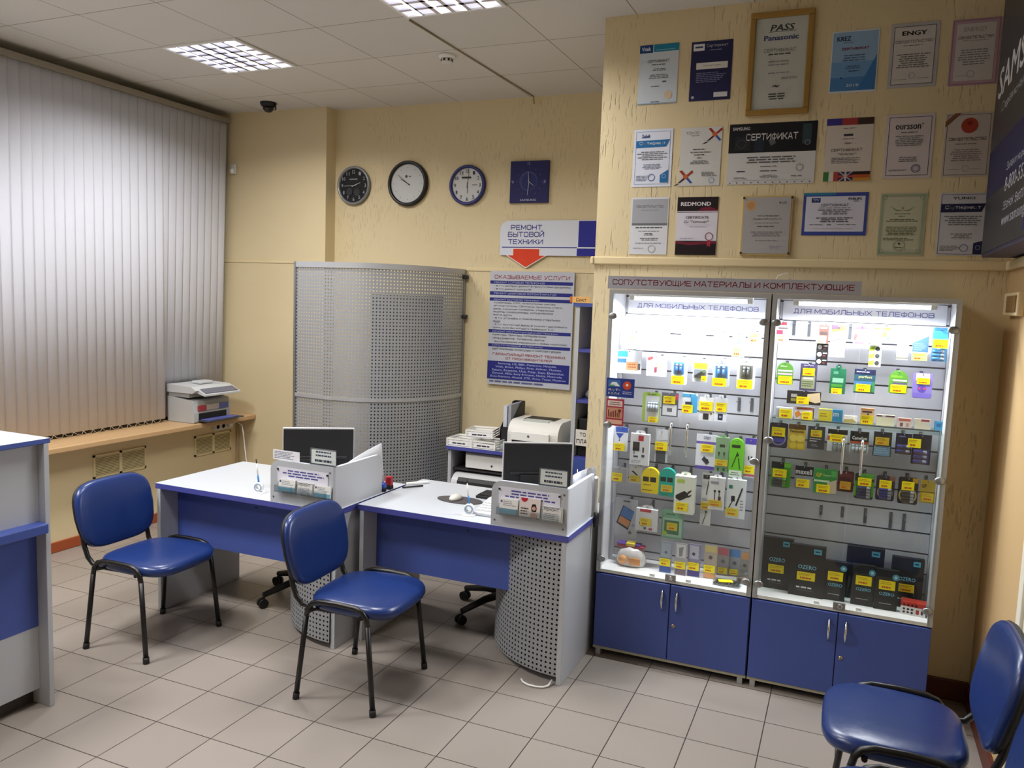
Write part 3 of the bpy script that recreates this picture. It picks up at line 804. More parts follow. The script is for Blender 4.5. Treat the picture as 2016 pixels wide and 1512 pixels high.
WOM = [('r', .0, .0, 1, 1, '#D9CDC9'), ('p', [(.06, 0), (.40, 0), (.38, .12), (.32, .2), (.23, .24), (.14, .2), (.08, .12)], '#B02038'), ('p', [(.62, .3), (.78, .28), (.84, .5), (.82, .7), (.6, .7), (.58, .45)], '#1E1614'), ('d', .71, .52, .09, '#C99A84'), ('p', [(.55, 1), (.58, .78), (.72, .7), (.86, .8), (.88, 1)], '#B98878'), ('l', .08, .5, .45, .92, 3, '#3A3436')]
y1 = 1.209; card_holder(y1, .2, .52, .815, .945, 'clear card holder with notice on the left desk ledge', 3)
A = [at(p, q, y=y1-.02) for p, q in ((548, 946), (580, 946), (584, 950), (616, 952), (618, 954), (650, 956))]
cards(A[0].x, A[1].x, .822, .885, y1, 'leftmost card stack on the left ledge, blue bottom', GEN, '#DFDFDC')
cards(A[2].x, A[3].x, .820, .880, y1, 'framed grey card stack in the middle of the left ledge holder', REM, '#D4D4D2')
cards(A[4].x, A[5].x, .818, .878, y1, 'rightmost card stack on the left ledge, blue bottom', GEN, '#DFDFDC')
y1 = 1.396; card_holder(y1, 1.395, 1.715, .815, .95, 'clear card holder with notice on the right desk ledge', 8)
A = [at(p, q, y=y1-.02) for p, q in ((983, 990), (1019, 992), (1022, 993), (1063, 995), (1066, 1003), (1107, 1006))]
cards(A[0].x, A[1].x, .822, .895, y1, 'leftmost card stack on the right ledge, blue bottom', GEN, '#DFDFDC')
cards(A[2].x, A[3].x, .822, .912, y1, 'card stack with a smiling portrait in the right ledge holder', WOM, '#E0D9D8')
cards(A[4].x, A[5].x, .815, .885, y1, 'framed grey card stack at the right end of the right ledge holder', REM, '#D4D4D2')

def pen_stand(x, y, label, rz):
    t = thing('pen_stand', label, 'pen stand', (x, y, .75), rz)
    b = MB(); b.lathe([(.036, 0), (.036, .004), (.03, .007), (0, .008)], Matrix.Identity(4), M_WHITE); b.build('base', t, local=True)
    b = MB(); M = Matrix.Translation((0, 0, .034)) @ Matrix.Rotation(PI/2, 4, 'X')
    b.lathe([(.014, -.012), (.026, -.012), (.027, 0), (.026, .012), (.014, .012), (.014, -.012)], M, M_WHITE, 24); b.lathe([(.016, .0125), (.0225, .0125), (.0225, .0135), (.016, .0135), (.016, .0125)], M, mat('#8FA6C4', .4), 24); b.build('ring_holder', t, local=True)
    b = MB(); b.tube([(0, 0, .055), (-.006, 0, .10)], .005, mat('#2F7FC8', .4), 8); b.tube([(-.006, 0, .10), (-.014, 0, .165)], [.0048, .0035], M_WHITE, 8); b.tube([(-.014, 0, .165), (-.017, 0, .19)], .0035, M_DARK, 8); b.build('pen', t, local=True)
pen_stand(-.02, 1.32, 'white ring pen stand with blue pen on the left desk', .2)
pen_stand(1.185, 1.50, 'white ring pen stand with blue pen beside the grey calculator', .2)
# items on the right desk
b = MB(); n = 28; R_ = Matrix.Translation((1.01, 1.745, .7505))
b.prism([(1.01+.135*cos(2*PI*i/n)*(1 if i < n/2 else 1), 1.745+.075*sin(2*PI*i/n)) for i in range(n)], 'z', .7505, .754, mat('#4A4648', .7))
tag(b.build('mouse_pad'), 'dark oval mouse pad on the right desk', 'mouse pad')
b = MB(); b.lathe([(.03, 0), (.031, .01), (.024, .022), (.01, .028), (0, .029)], Matrix.Translation((.985, 1.742, .7545)) @ Matrix.Diagonal((1, 1.7, 1, 1)), M_PLAST, 20)
tag(b.build('computer_mouse'), 'pale computer mouse on the dark oval pad', 'mouse')
t = thing('computer_keyboard', 'black keyboard behind the ledge of the right desk', 'keyboard', (1.18, 1.9, .75))
b = MB(); b.box((1.06, 1.84, .751), (1.30, 1.98, .766), M_BLKP); b.build('case', t, bev=.004)
b = MB()
for i in range(11):
    for j in range(6): b.box((1.07+.0202*i, 1.85+.0205*j, .766), (1.087+.0202*i, 1.867+.0205*j, .772), M_DARK)
b.build('keys', t)
t = thing('desk_calculator', 'pale grey calculator lying beside the right ledge', 'calculator', (1.25, 1.62, .75))
b = MB(); b.prism([(1.51, .751), (1.75, .751), (1.75, .80), (1.70, .802), (1.51, .768)], 'x', 1.205, 1.345, mat('#C8CBD2', .4)); b.build('body', t, bev=.005)
b = MB()
for i in range(4):
    for j in range(4): b.box((1.218+.03*i, 1.53+.03*j, .77+.0055*j), (1.24+.03*i, 1.55+.03*j, .782+.0055*j), M_WHITE)
b.build('keys', t)
b = MB(); b.box((1.22, 1.705, .8), (1.33, 1.742, .806), M_DARK); b.build('display', t)
t = thing('self_inking_stamp', 'red and black hand stamp at the right edge of the left desk', 'stamp', (.540, 1.77, .75))
b = MB(); b.box((.52, 1.755, .772), (.56, 1.785, .825), mat('#B3202C', .4)); b.build('grip', t, bev=.006)
b = MB(); b.box((.522, 1.750, .751), (.558, 1.79, .773), M_BLKP); b.build('base', t, bev=.003)
t = thing('stamp_roller', 'round blue stamp standing in front of the red stamp', 'stamp', (.538, 1.705, .75))
b = MB(); b.lathe([(.02, 0), (.021, .012), (.016, .016)], Matrix.Translation((.538, 1.705, .751)), M_BLKP, 20); b.build('base', t)
b = MB(); b.lathe([(.016, .014), (.022, .024), (.021, .042), (.012, .05), (0, .052)], Matrix.Translation((.538, 1.705, .751)), mat('#2B55B0', .35), 20); b.build('cap', t)
b = MB(); b.box((-.07, -.012, 0), (.07, .012, .014), M_WHITE, Matrix.Translation((.62, 1.96, .751)) @ Matrix.Rotation(.9, 4, 'Z'))
tag(b.build('staple_remover', bev=.004), 'small white office tool on the left edge of the right desk', 'tool')
b = MB(); b.tube([(.60, 1.82, .757), (.68, 1.92, .757)], .005, M_BLKP, 8); tag(b.build('black_pen'), 'black pen lying on the left edge of the right desk', 'pen')
# papers behind the ledge side panels
def paper(px, x, label):
    q = [at(*p, x=x) for p in px]
    b = MB()
    n = 6
    def f(u, v):
        lo = q[0].lerp(q[1], u); hi = q[3].lerp(q[2], u); p = lo.lerp(hi, v); return (p.x-.02*sin(PI*u)*.6, p.y, p.z)
    b.sheet(f, 6, 4, mat('#DDE0E8', .6)); o = b.build('paper_sheet', solid=.0012); tag(o, label, 'paper')
paper(((672, 958), (757, 955), (751, 872), (676, 917)), .522, 'white paper sheet standing behind the left desk side panel')
paper(((1126, 985), (1176, 960), (1172, 918), (1128, 936)), 1.722, 'white paper sheet standing behind the right desk side panel')
b = MB(); q = at(1176, 925, x=1.772); q2 = at(1160, 1003, x=1.772)
b.tube([(1.772, 1.78, .965), (1.774, 1.80, .955), (1.774, 1.805, .90), (1.774, 1.805, .80), (1.774, 1.80, .775)], .009, mat('#D9DADC', .4), 8)
b.tube([(1.774, 1.80, .775), (1.776, 1.795, .755), (1.776, 1.79, .70)], .011, M_BLKP, 8)
tag(b.build('hanging_cable'), 'thick white cable hanging between the right desk and the showcase', 'cable')

# office swivel chairs half hidden under the desks
def swivel(label, x, y, rz):
    t = thing('swivel_chair', label, 'office chair', (x, y, 0), rz, 'black swivel chairs under the desks')
    for k in range(5):
        a = 2*PI*k/5
        b = MB(); b.tube([(.03*cos(a), .03*sin(a), .125), (.16*cos(a), .16*sin(a), .115), (.32*cos(a), .32*sin(a), .075)], [.026, .022, .017], M_BLKP, 8); lg = b.build('leg', t, local=True)
        b = MB()
        for s_ in (-1, 1):
            c = Vector((.325*cos(a)-sin(a)*.014*s_, .325*sin(a)+cos(a)*.014*s_, .028)); d = Vector((-sin(a), cos(a), 0))*.009
            b.cyl(c-d, c+d, .028, M_BLKP, 14)
        b.cyl((.32*cos(a), .32*sin(a), .03), (.32*cos(a), .32*sin(a), .075), .008, M_BLKP, 8)
        b.build('caster', lg, local=True)
    b = MB(); b.cyl((0, 0, .1), (0, 0, .40), .026, M_BLKP); b.build('gas_column', t, local=True)
    b = MB(); b.prism([(.21*sup(2*PI*i/28)[0], .22*sup(2*PI*i/28)[1]) for i in range(28)], 'z', .41, .47, M_DARK); b.build('seat', t, local=True, bev=.02)
swivel('black swivel chair base under the left desk', .0, 1.80, math.radians(242))
swivel('black swivel chair base under the right desk', 1.16, 2.12, math.radians(238.5))

# =================================================================== CURVED PERFORATED SCREEN
P0 = [(-.90, 2.755), (-.75, 2.735), (-.6, 2.727), (-.47, 2.733), (-.36, 2.752), (-.26, 2.795), (-.17, 2.86), (-.08, 2.96), (0, 3.09), (.05, 3.22), (.08, 3.36), (.093, 3.50), (.095, 3.585)]
def crv(u):
    k = u*(len(P0)-1); i = min(int(k), len(P0)-2); f = k-i
    q = [P0[max(0, min(len(P0)-1, i+d))] for d in (-1, 0, 1, 2)]
    def cr(a, b_, c, d): return .5*(2*b_+(c-a)*f+(2*a-5*b_+4*c-d)*f*f+(3*b_-a-3*c+d)*f**3)
    return cr(*[p[0] for p in q]), cr(*[p[1] for p in q])
_len = [0]
for i in range(60):
    a, c = crv(i/60), crv((i+1)/60); _len.append(_len[-1]+math.hypot(c[0]-a[0], c[1]-a[1]))
t = thing('partition_screen', 'tall curved grey perforated metal screen in the alcove corner', 'screen', (-.3, 3.1, 0))
ZT = 2.085
b = MB(); b.sheet(lambda u, q: (*crv(u), .03+(ZT-.03)*q), 60, 1, M_PERF, True, lambda u, q: (_len[int(round(u*60))], q*(ZT-.03))); b.build('perforated_sheet', t)
def band(name, z0, z1, off, m):
    b = MB(); n = 60; ps = []
    for i in range(n+1):
        x, y = crv(i/n); x2, y2 = crv(min(1, i/n+.01)); x1, y1 = crv(max(0, i/n-.01)); d = Vector((x2-x1, y2-y1)).normalized(); nx, ny = d.y, -d.x
        ps.append(((x+nx*off, y+ny*off), (x-nx*off*.4, y-ny*off*.4)))
    vs = []
    for o_, i_ in ps: vs += [(*o_, z0), (*o_, z1), (*i_, z1), (*i_, z0)]
    fs = [(k*4+j, (k+1)*4+j, (k+1)*4+(j+1) % 4, k*4+(j+1) % 4) for k in range(n) for j in range(4)] + [(0, 1, 2, 3), (n*4+3, n*4+2, n*4+1, n*4)]
    b.add(vs, fs, m, False); return b.build(name, t)
band('top_rail', ZT-.035, ZT+.006, .008, M_ALU); band('middle_rail', 1.085, 1.112, .008, M_ALU)
x, y = P0[0]
b = MB(); b.box((x-.012, y-.012, .0), (x+.006, y+.014, ZT+.006), M_STEEL); b.build('edge_post', t, bev=.003)
x, y = P0[-1]
b = MB(); b.box((x-.008, y-.03, .0), (x+.01, y, ZT), M_STEEL); b.build('edge_post', t, bev=.003)
for z in (2.03, 1.72):
    b = MB(); b.cyl((.09, 3.55, z), (.135, 3.55, z), .016, M_DARK, 14); b.box((.095, 3.54, z-.01), (.115, YR, z+.01), M_DARK); b.build('wall_bracket', t)

b = MB(); b.sheet(lambda u, q: (-.66+.66*u, 3.42-.06*sin(PI*u)+.012*sin(u*30), .25+1.62*q), 40, 1, mat('#26262A', .8)); tag(b.build('added_dark_backdrop', solid=.004), 'dark cloth added behind the curved screen to darken its holes', 'backdrop')  # made-up dark sheet, added only to darken the view through the holes
# =================================================================== ALCOVE: low table, printers, shelf unit
t = thing('printer_stand', 'low grey printer stand with blue edge against the alcove wall', 'stand', (.7, 3.3, 0))
b = MB(); b.box6((.245, 3.04, .752), (1.14, 3.575, .78), (M_TOP, M_EDGE)); b.build('top', t, bev=.003)
for x in (.255, 1.105):
    b = MB(); b.box((x, 3.06, 0), (x+.025, 3.57, .752), M_LAM); b.build('side_panel', t)
b = MB(); b.box((.28, 3.06, .440), (1.105, 3.57, .458), M_LAM); b.build('shelf', t)
b = MB(); b.box((.28, 3.09, .598), (1.105, 3.55, .612), M_DARK); b.build('shelf', t)
b = MB(); b.box((.28, 3.55, .1), (1.105, 3.568, .752), mat('#6C6E72', .5)); b.build('back_panel', t)
t = thing('laser_printer', 'white flat-fronted printer right under the top of the low stand', 'printer', (.68, 3.3, .612), group='printers in the low stand')
b = MB(); b.box((.375, 3.10, .615), (.92, 3.50, .735), M_PLAST); b.build('body', t, bev=.012)
b = MB(); b.box((.39, 3.085, .625), (.905, 3.10, .725), M_WHITE); b.cyl((.60, 3.086, .655), (.60, 3.082, .655), .008, M_DARK, 12); b.build('front_panel', t, bev=.004)
t = thing('inkjet_printer', 'rounded grey printer with dark opening on the shelf of the low stand', 'printer', (.62, 3.25, .458), group='printers in the low stand')
b = MB(); arc = [(3.0+.10-.10*cos(a), .49+.09*sin(a)) for a in [PI/2*i/8 for i in range(9)]]
b.prism([(3.46, .459), (3.0, .459)] + arc + [(3.46, .58)], 'x', .31, .98, mat('#C2C4C5', .4)); b.build('body', t, bev=.006)
b = MB(); b.prism([(2.995, .472), (3.008, .535), (3.03, .56), (3.04, .555), (3.02, .472)], 'x', .36, .93, M_BLKP); b.build('paper_opening', t)
# printer on top
t = thing('desktop_printer', 'white compact laser printer with curved lid on top of the low stand', 'printer', (.93, 3.3, .78))
px0, px1 = .70, 1.085
b = MB(); arc = [(3.12+.11-.11*cos(a), .90+.10*sin(a)) for a in [PI/2*i/8 for i in range(9)]]
b.prism([(3.50, .785), (3.12, .785)] + arc + [(3.44, 1.0), (3.50, .96)], 'x', px0, px1, mat('#DEDDD8', .4)); b.build('body', t, bev=.012)
b = MB(); b.box((px0+.04, 3.108, .80), (px1-.05, 3.122, .865), M_BLKP); b.build('paper_slot', t)
b = MB(); b.box((px0+.035, 3.10, .865), (px1-.06, 3.12, .925), M_WHITE); b.cyl((.87, 3.101, .90), (.87, 3.097, .90), .009, mat('#4E5870', .4), 12); b.build('front_cover', t, bev=.006)
b = MB(); b.box((px0+.07, 3.26, .997), (px1-.08, 3.42, 1.003), M_BLKP); b.build('output_opening', t)
b = MB(); b.box((px0+.09, 3.19, .992), (px1-.10, 3.27, 1.004), mat('#BFC8C4', .3)); b.build('output_flap', t)
b = MB(); b.box((px0+.05, 3.03, .783), (px1-.06, 3.12, .795), M_PLAST); b.build('paper_tray', t)
b = MB(); b.tube([(1.09, 3.42, .87), (1.115, 3.44, .89), (1.122, 3.45, .84), (1.12, 3.45, .79)], .004, mat('#6E6A50', .5), 6); tag(b.build('printer_cable'), 'short cable at the right side of the compact white printer', 'cable')
def tray(x, y, z, w, d, h, label, rz=0):
    t = thing('paper_tray', label, 'tray', (x, y, z), rz, 'white slotted trays on the low stand')
    m = M_WHITE
    b = MB(); b.box((-w/2, -d/2, 0), (w/2, d/2, .004), m); b.build('bottom', t, local=True)
    b = MB()
    for a_, c_ in (((-w/2, -d/2), (w/2, -d/2+.004)), ((-w/2, d/2-.004), (w/2, d/2)), ((-w/2, -d/2), (-w/2+.004, d/2)), ((w/2-.004, -d/2), (w/2, d/2))):
        for k in range(3): b.box((a_[0], a_[1], .004+k*h/3+.006), (c_[0], c_[1], .004+(k+1)*h/3), m)
    for sx_ in (-1, 1):
        for sy in (-1, 1): b.box((sx_*w/2-.005, sy*d/2-.005, 0), (sx_*w/2+.005, sy*d/2+.005, h+.004), m)
    b.build('slotted_sides', t, local=True)
    P = Print(w*.8, h*.6, .001, '#EFEFF2'); P.lines(.1, .3, .9, .8, 1, '#33343A', 5, .6, True, .2); o = P.build('paper_label', t, local=True); o.location = (-w*.4, -d/2-.001, h*.15)
tray(.345, 3.15, .781, .19, .20, .055, 'white slotted tray at the left end of the low stand', 0)
tray(.545, 3.14, .781, .185, .19, .055, 'white slotted tray in front of the black magazine file', 0)
tray(.45, 3.24, .842, .2, .2, .055, 'white slotted tray stacked across the two lower trays', .15)
t = thing('magazine_file', 'black slanted magazine file holding papers beside the compact printer', 'file', (.64, 3.35, .78))
b = MB(); M_ = None
prof = [(3.22, .785), (3.50, .785), (3.50, 1.10), (3.44, 1.10), (3.22, .93)]
for x in (.60, .672): b.prism(prof, 'x', x, x+.006, M_BLKP)
b.box((.60, 3.22, .785), (.678, 3.226, .93), M_BLKP); b.box((.60, 3.494, .785), (.678, 3.5, 1.10), M_BLKP); b.box((.60, 3.22, .782), (.678, 3.5, .788), M_BLKP); b.build('case', t)
b = MB(); b.box((.612, 3.24, .79), (.640, 3.48, 1.085), mat('#C9CCD8', .6)); b.box((.645, 3.25, .79), (.668, 3.485, 1.095), mat('#9A9EA8', .6)); b.build('papers', t)
b = MB(); b.box((.45, 3.38, .782), (.59, 3.52, .86), mat('#6E3C40', .6)); tag(b.build('cardboard_box', bev=.003), 'low dark red box behind the white trays', 'box')
b = MB(); b.box((.655, 3.09, .781), (.735, 3.18, .82), mat('#9CA6A2', .5)); tag(b.build('paper_block', bev=.003), 'small grey-green box in front of the magazine file', 'box')
b = MB(); b.lathe([(.018, 0), (.03, 0), (.03, .022), (.018, .022), (.018, 0)], Matrix.Translation((.68, 3.06+.03, .781)), mat('#8F9496', .3), 24); 
o = tag(b.build('tape_roll'), 'grey tape roll near the front edge of the low stand', 'tape'); o.location = (.66, 3.075, .781)
# shelf unit half hidden by the pillar
t = thing('shelf_unit', 'tall narrow shelf unit half hidden behind the pillar', 'shelf unit', (1.37, 3.4, 0))
b = MB(); b.box((1.165, 3.16, 0), (1.195, 3.57, 1.835), M_LAM); b.build('side_panel', t)
b = MB(); b.box((1.57, 3.16, 0), (1.59, 3.57, 1.835), M_LAM); b.build('side_panel', t)
b = MB(); b.box((1.15, 3.15, 1.835), (1.597, 3.575, 1.86), M_BLUE); b.build('top_board', t)
b = MB(); b.box((1.195, 3.555, 0), (1.57, 3.57, 1.835), mat('#3A3C42', .6)); b.build('back_panel', t)
for z in (1.52, 1.165, .76):
    b = MB(); b.box((1.195, 3.165, z), (1.57, 3.555, z+.022), M_EDGE); b.build('shelf', t)
b = MB(); b.box((1.2, 3.15, .06), (1.575, 3.165, .77), M_BLUE); b.cyl((1.235, 3.148, .70), (1.235, 3.148, .50), .005, M_CHROME, 8); b.build('door', t)
sheet_on((1122, 593, 1162, 605), 3.148, 'orange handwritten label on top of the tall shelf unit', 'sticky_label', 'label', '#E0B070', [('t', 'Самст', .3, .2, .8, .8, '#3A2A14', .02), ('r', 0, 0, .12, 1, '#C26A1E')]).location.z = 1.861
sheet_on((1133, 846, 1160, 878), 3.15, 'white paper label reading two short lines on the shelf unit', 'shelf_label', 'label', '#DCDAD4', [('t', 'ТО', .3, .18, .75, .42, '#222222', .02), ('t', 'ПЛА', .08, .58, .85, .86, '#222222', .03)])
b = MB(); b.lathe([(.07, 0), (.08, .03), (.06, .06), (.0, .075)], Matrix.Translation((1.30, 3.3, 1.188)), mat('#8A8C8C', .5), 16); tag(b.build('plastic_bag'), 'crumpled grey bag on the middle shelf of the tall unit', 'bag')
b = MB(); b.box((1.21, 3.2, .783), (1.38, 3.5, 1.05), M_BLKP); tag(b.build('document_box', bev=.004), 'black document box behind the white paper label', 'box')

# =================================================================== SIGNS
NAVY, RED = '#2A2E86', '#B33142'
# hanging direction sign
A, B, C = at(985, 470, y=3.57), at(1172, 470, y=3.57), at(1060, 503, y=3.57); T = at(1060, 434, y=3.57)
w = 1.30-A.x; h = T.z-C.z
P = Print(w, h, .008, '#D8DCE8', [(0, 1), (0, .2), (.02, .08), (.06, 0), (1, 0), (1, 1)])
kx = (B.x-A.x)/w
P.rect(kx*.83, .02, 1, .75, '#26288E'); P.rect(kx*.82, .79, 1, 1, '#26288E')
P.rect(.02, .755, kx*.82, .785, '#33378F')
for i, s_ in enumerate(('РЕМОНТ', 'БЫТОВОЙ', 'ТЕХНИКИ')):
    u0, u1 = ((.115, .45), (.085, .475), (.09, .465))[i]
    P.text(s_, u0*kx, .125+.205*i-(.045 if i == 1 else 0), u1*kx, .275+.205*i, '#2B3090', .015)
t = thing('direction_sign', 'white direction sign with blue stripe and red down arrow', 'sign', (A.x, 3.574, C.z), group=None)
o = P.build('sign_board', t, local=True)
ax0, ax1, axm = at(999, 503, y=3.56).x, at(1072, 503, y=3.56).x, at(1035, 503, y=3.56).x
zt, zh, zb = at(1035, 490, y=3.56).z, at(1035, 503, y=3.56).z, at(1035, 526, y=3.56).z
b = MB(); s0, s1 = at(1010, 500, y=3.56).x, at(1061, 500, y=3.56).x
pts = [(s0, zt), (s1, zt), (s1, zh), (ax1, zh), (axm, zb), (ax0, zh), (s0, zh)]
cxm = axm; czm = (zt+zb)/2
b.prism([(cxm+(p[0]-cxm)*1.10, czm+(p[1]-czm)*1.12) for p in pts], 'y', 3.564, 3.5655, pm('#E6E2E0'))
b.prism(pts, 'y', 3.5625, 3.564, pm('#D8401F')); b.build('arrow', t)
# services board
q = ((967.9, 533.3), (1133.6, 537), (1122, 768), (960, 755)); YS = 3.57
w, h, bl_, _ = quad_on_wall(q, YS)
P = Print(w, h, .012, '#B9BCC6')
P.text('ОКАЗЫВАЕМЫЕ УСЛУГИ', .05, .032, .95, .068, '#9C2436', .012)
bars = [(.083, .112, 'РЕМОНТ СОТОВЫХ ТЕЛЕФОНОВ', .66), (.178, .209, 'РЕМОНТ ЦИФРОВЫХ ФОТОАППАРАТОВ', .80), (.232, .260, 'РЕМОНТ БЫТОВОЙ ТЕХНИКИ', .60), (.512, .540, 'РЕМОНТ КОМПЬЮТЕРНОЙ И ОРГТЕХНИКИ', .84), (.637, .663, 'СОПУТСТВУЮЩИЕ МАТЕРИАЛЫ', .66)]
for v0, v1, s_, u in bars:
    P.rect(.0, v0, .985, v1, '#23287A'); P.text(s_, .05, v0+.007, u, v1-.006, '#C9CCDA', .0)
def small(lines_, v0, v1, u0=.05, col='#2E3444'):
    n = len(lines_)
    for i, (s_, u) in enumerate(lines_):
        a = v0+(v1-v0)*(i+.14)/n; P.text(s_, u0, a, u, v0+(v1-v0)*(i+.86)/n, col, 0)
small([('- в т.ч. экспресс-ремонт в присутствии заказчика', .96), ('- в т.ч. ремонт контроля', .50)], .118, .172)
small([('телевизоры, DVD, музыкальные центры,', .80), ('автомагнитолы, СВЧ-печи, пылесосы, утюги,', .88), ('фены, кухонные комбайны, стиральные', .78), ('машины, кондиционеры, холодильники', .77), ('многое другое', .28), ('- в т.ч. установка и подключение стиральных', .86), ('машин', .14), ('- в т.ч. бесплатный выезд в течение гарантийного', .94), ('срока, если вес аппарата превышает 5 кг.', .80)], .263, .508)
small([('мониторы, принтеры, копировальное', .70), ('оборудование, телефоны, факсы', .68), ('- восстановление информации с любых носителей', .94)], .545, .632)
small([('оригинальные аксессуары и комплектующие', .88)], .668, .70)
P.text('ГАРАНТИЙНЫЙ РЕМОНТ ТЕХНИКИ', .06, .710, .93, .738, '#A33040', .01); P.text('ОТ ПРОИЗВОДИТЕЛЕЙ', .22, .748, .78, .774, '#A33040', .01)
P.rect(0, .79, .985, .95, '#23287A')
for i, (s_, a, e) in enumerate((('Samsung, LG, BBK, Panasonic, Hyundai,', .13, .84), ('Vitek, Braun, Philips, Pirat, Zelmer, Thomas,', .10, .90), ('Saturn, Rowenta, Unit, Polar, Sven, Elektrolux,', .06, .93), ('Zanussi, AEG, Sony Ericsson, Nokia, Motorola,', .06, .91), ('Sony-Siemens, Alcatel, ZTE, Ariva, Texet, Maxtron', .04, .95))):
    P.text(s_, a, .80+.029*i, e, .822+.029*i, '#B9C0E4', 0)
P.lines(.03, .955, .95, .985, 1, '#5A5E88', 4, .45)
o = P.build('services_sign', origin=(0, 0, 0)); place(o, bl_)
tag(o, 'grey and navy services price board on the alcove wall below the arrow', 'board')

# dark brand light box on the right wall
t = thing('lightbox_sign', 'large dark light-box sign projecting from the right wall at the top right', 'sign', (3.5, 1.1, 2.12))
ya, yb_, xs = -.35, 2.0, 3.444
b = MB(); b.box((xs, ya, 2.125), (XR-.001, yb_, 3.36), mat('#2C2A4E', .45)); b.build('case', t, bev=.004)
P = Print(yb_-ya, 1.235-.03, .002, mat('#33343C', .4)); W = yb_-ya; H = 1.205
def L(y, z): return (yb_-y)/W, (2.14+H-z)/H
def ltext(s_, y0, z0, y1, z1, col, bold=.01):
    u0, v1 = L(y0, z0); u1, v0 = L(y1, z1); P.text(s_, u0, v0, u1, v1, col, bold)
ltext('SAMSUNG', 1.93, 2.79, .80, 2.915, '#E6E6EA', .02)
ltext('Сервисный центр', 1.80, 2.70, .95, 2.75, '#C9C9D0', .0)
P.rect(*L(yb_, 2.58), *L(ya, 2.38), '#2C2C52')
for i, (s_, e, hh) in enumerate((('Заявки на ремонт по телефону:', .66, .042), ('8-800-555-55-55', .84, .055), ('звонок бесплатный', .90, .042), ('www.samsung.ru', .98, .042))):
    z = 2.42-.072*i; ltext(s_, 1.52, z, e, z+hh, '#C6C8D2', 0)
P.rect(*L(1.06, 2.32), *L(ya, 2.16), '#26288E')
o = P.build('front_panel', t, local=True); o.location = Vector((xs-.001, yb_-.0, 2.14))-wloc(t); o.rotation_euler = (0, 0, -PI/2)

# =================================================================== CLOCKS
def clock(cx, cz, r, face, rim, rimw, label, hands, numc, depth=.035, kind='num'):
    t = thing('wall_clock', label, 'clock', (cx, YR, cz-r), group='wall clocks on the alcove wall')
    M_ = Matrix.Translation((cx, YR, cz)) @ Matrix.Rotation(PI/2, 4, 'X')
    b = MB(); b.lathe([(r, 0), (r, depth*.75), (r-rimw*.3, depth), (r-rimw, depth*.8), (r-rimw, depth*.4)], M_, rim, 40); b.build('rim', t)
    P = Print(2*(r-rimw*.9), 2*(r-rimw*.9), .002, face, [(.5+.5*cos(2*PI*i/40), .5+.5*sin(2*PI*i/40)) for i in range(40)])
    for k in range(1, 13):
        a = PI/2-k*PI/6; u, q = .5+.40*cos(a), .5-.40*sin(a)
        if kind == 'num': P.text(str(k), u-.05 if k > 9 else u-.03, q-.05, u+.05 if k > 9 else u+.03, q+.05, numc, .01)
        elif kind == 'faint': P.rect(u-.012, q-.012, u+.012, q+.012, '#9A9A98')
    if kind == 'faint': P.disc(.46, .32, .035, '#3A3A3A'); P.rect(.53, .31, .60, .335, '#55555A')
    if kind == 'num' and face == '#1A1B1E': P.disc(.36, .68, .11, '#34363A'); P.disc(.62, .70, .11, '#34363A'); P.rect(.36, .30, .64, .34, '#7E8084')
    if numc == '#2A2C30': P.rect(.32, .26, .62, .31, '#2A2C30'); P.rect(.66, .49, .82, .51, '#6A6C70')
    o = P.build('dial', t, local=True); o.location = (-(r-rimw*.9), -depth*.42, r-(r-rimw*.9))
    for nm, ang, ln, wd in (('hour_hand', hands[0], .48, .05), ('minute_hand', hands[1], .72, .03)):
        b = MB(); R_ = r-rimw; a = PI/2-ang; d = Vector((cos(a), 0, sin(a))); n_ = Vector((-sin(a), 0, cos(a))); c = Vector((cx, YR-depth*.42-.004-(.002 if nm == 'minute_hand' else 0), cz))
        q = [c-d*R_*.15-n_*R_*wd/2, c-d*R_*.15+n_*R_*wd/2, c+d*R_*ln+n_*R_*wd*.25, c+d*R_*ln-n_*R_*wd*.25]
        b.add(q+[p-Vector((0, .001, 0)) for p in q], [(0, 1, 2, 3), (7, 6, 5, 4), (0, 4, 5, 1), (1, 5, 6, 2), (2, 6, 7, 3), (3, 7, 4, 0)], pm(hands[2])); b.build(nm, t)
clock(-.955, 2.762, .158, '#1A1B1E', mat('#8E9093', .35, .5), .02, 'round silver-rimmed clock with a black dial, leftmost on the alcove wall', (math.radians(70), math.radians(268), '#B8BABC'), '#A8AAAC')
clock(-.44, 2.767, .180, '#C6C8C8', M_BLACK, .026, 'largest round clock with black rim and plain white dial', (math.radians(300), math.radians(308), '#101012'), '#9A9A98', .04, 'faint')
clock(.095, 2.743, .155, '#C9CACA', mat('#26286A', .4), .024, 'round blue-rimmed clock with white numbered dial', (math.radians(178), math.radians(8), '#15161A'), '#2A2C30')
t = thing('square_wall_clock', 'square dark blue clock at the right of the clock row', 'clock', (.616, YR, 2.60), group='wall clocks on the alcove wall')
P = Print(.31, .31, .025, '#26285E'); P.disc(.48, .48, .24, '#3C4478', 30); P.disc(.50, .50, .20, '#2C3068', 30)
for s_, u, q in (('12', .48, .06), ('3', .9, .5), ('9', .07, .5)): P.text(s_, u-.03, q-.035, u+.03, q+.035, '#9AA0C8', .01)
P.text('SAMSUNG', .28, .91, .70, .96, '#AEB3D0', .02)
for k in range(12):
    a = k*PI/6; P.rect(.5+.33*cos(a)-.008, .5+.33*sin(a)-.008, .5+.33*cos(a)+.008, .5+.33*sin(a)+.008, '#6E78A8')
o = P.build('dial', t, local=True); o.location = (-.155, 0, .0)
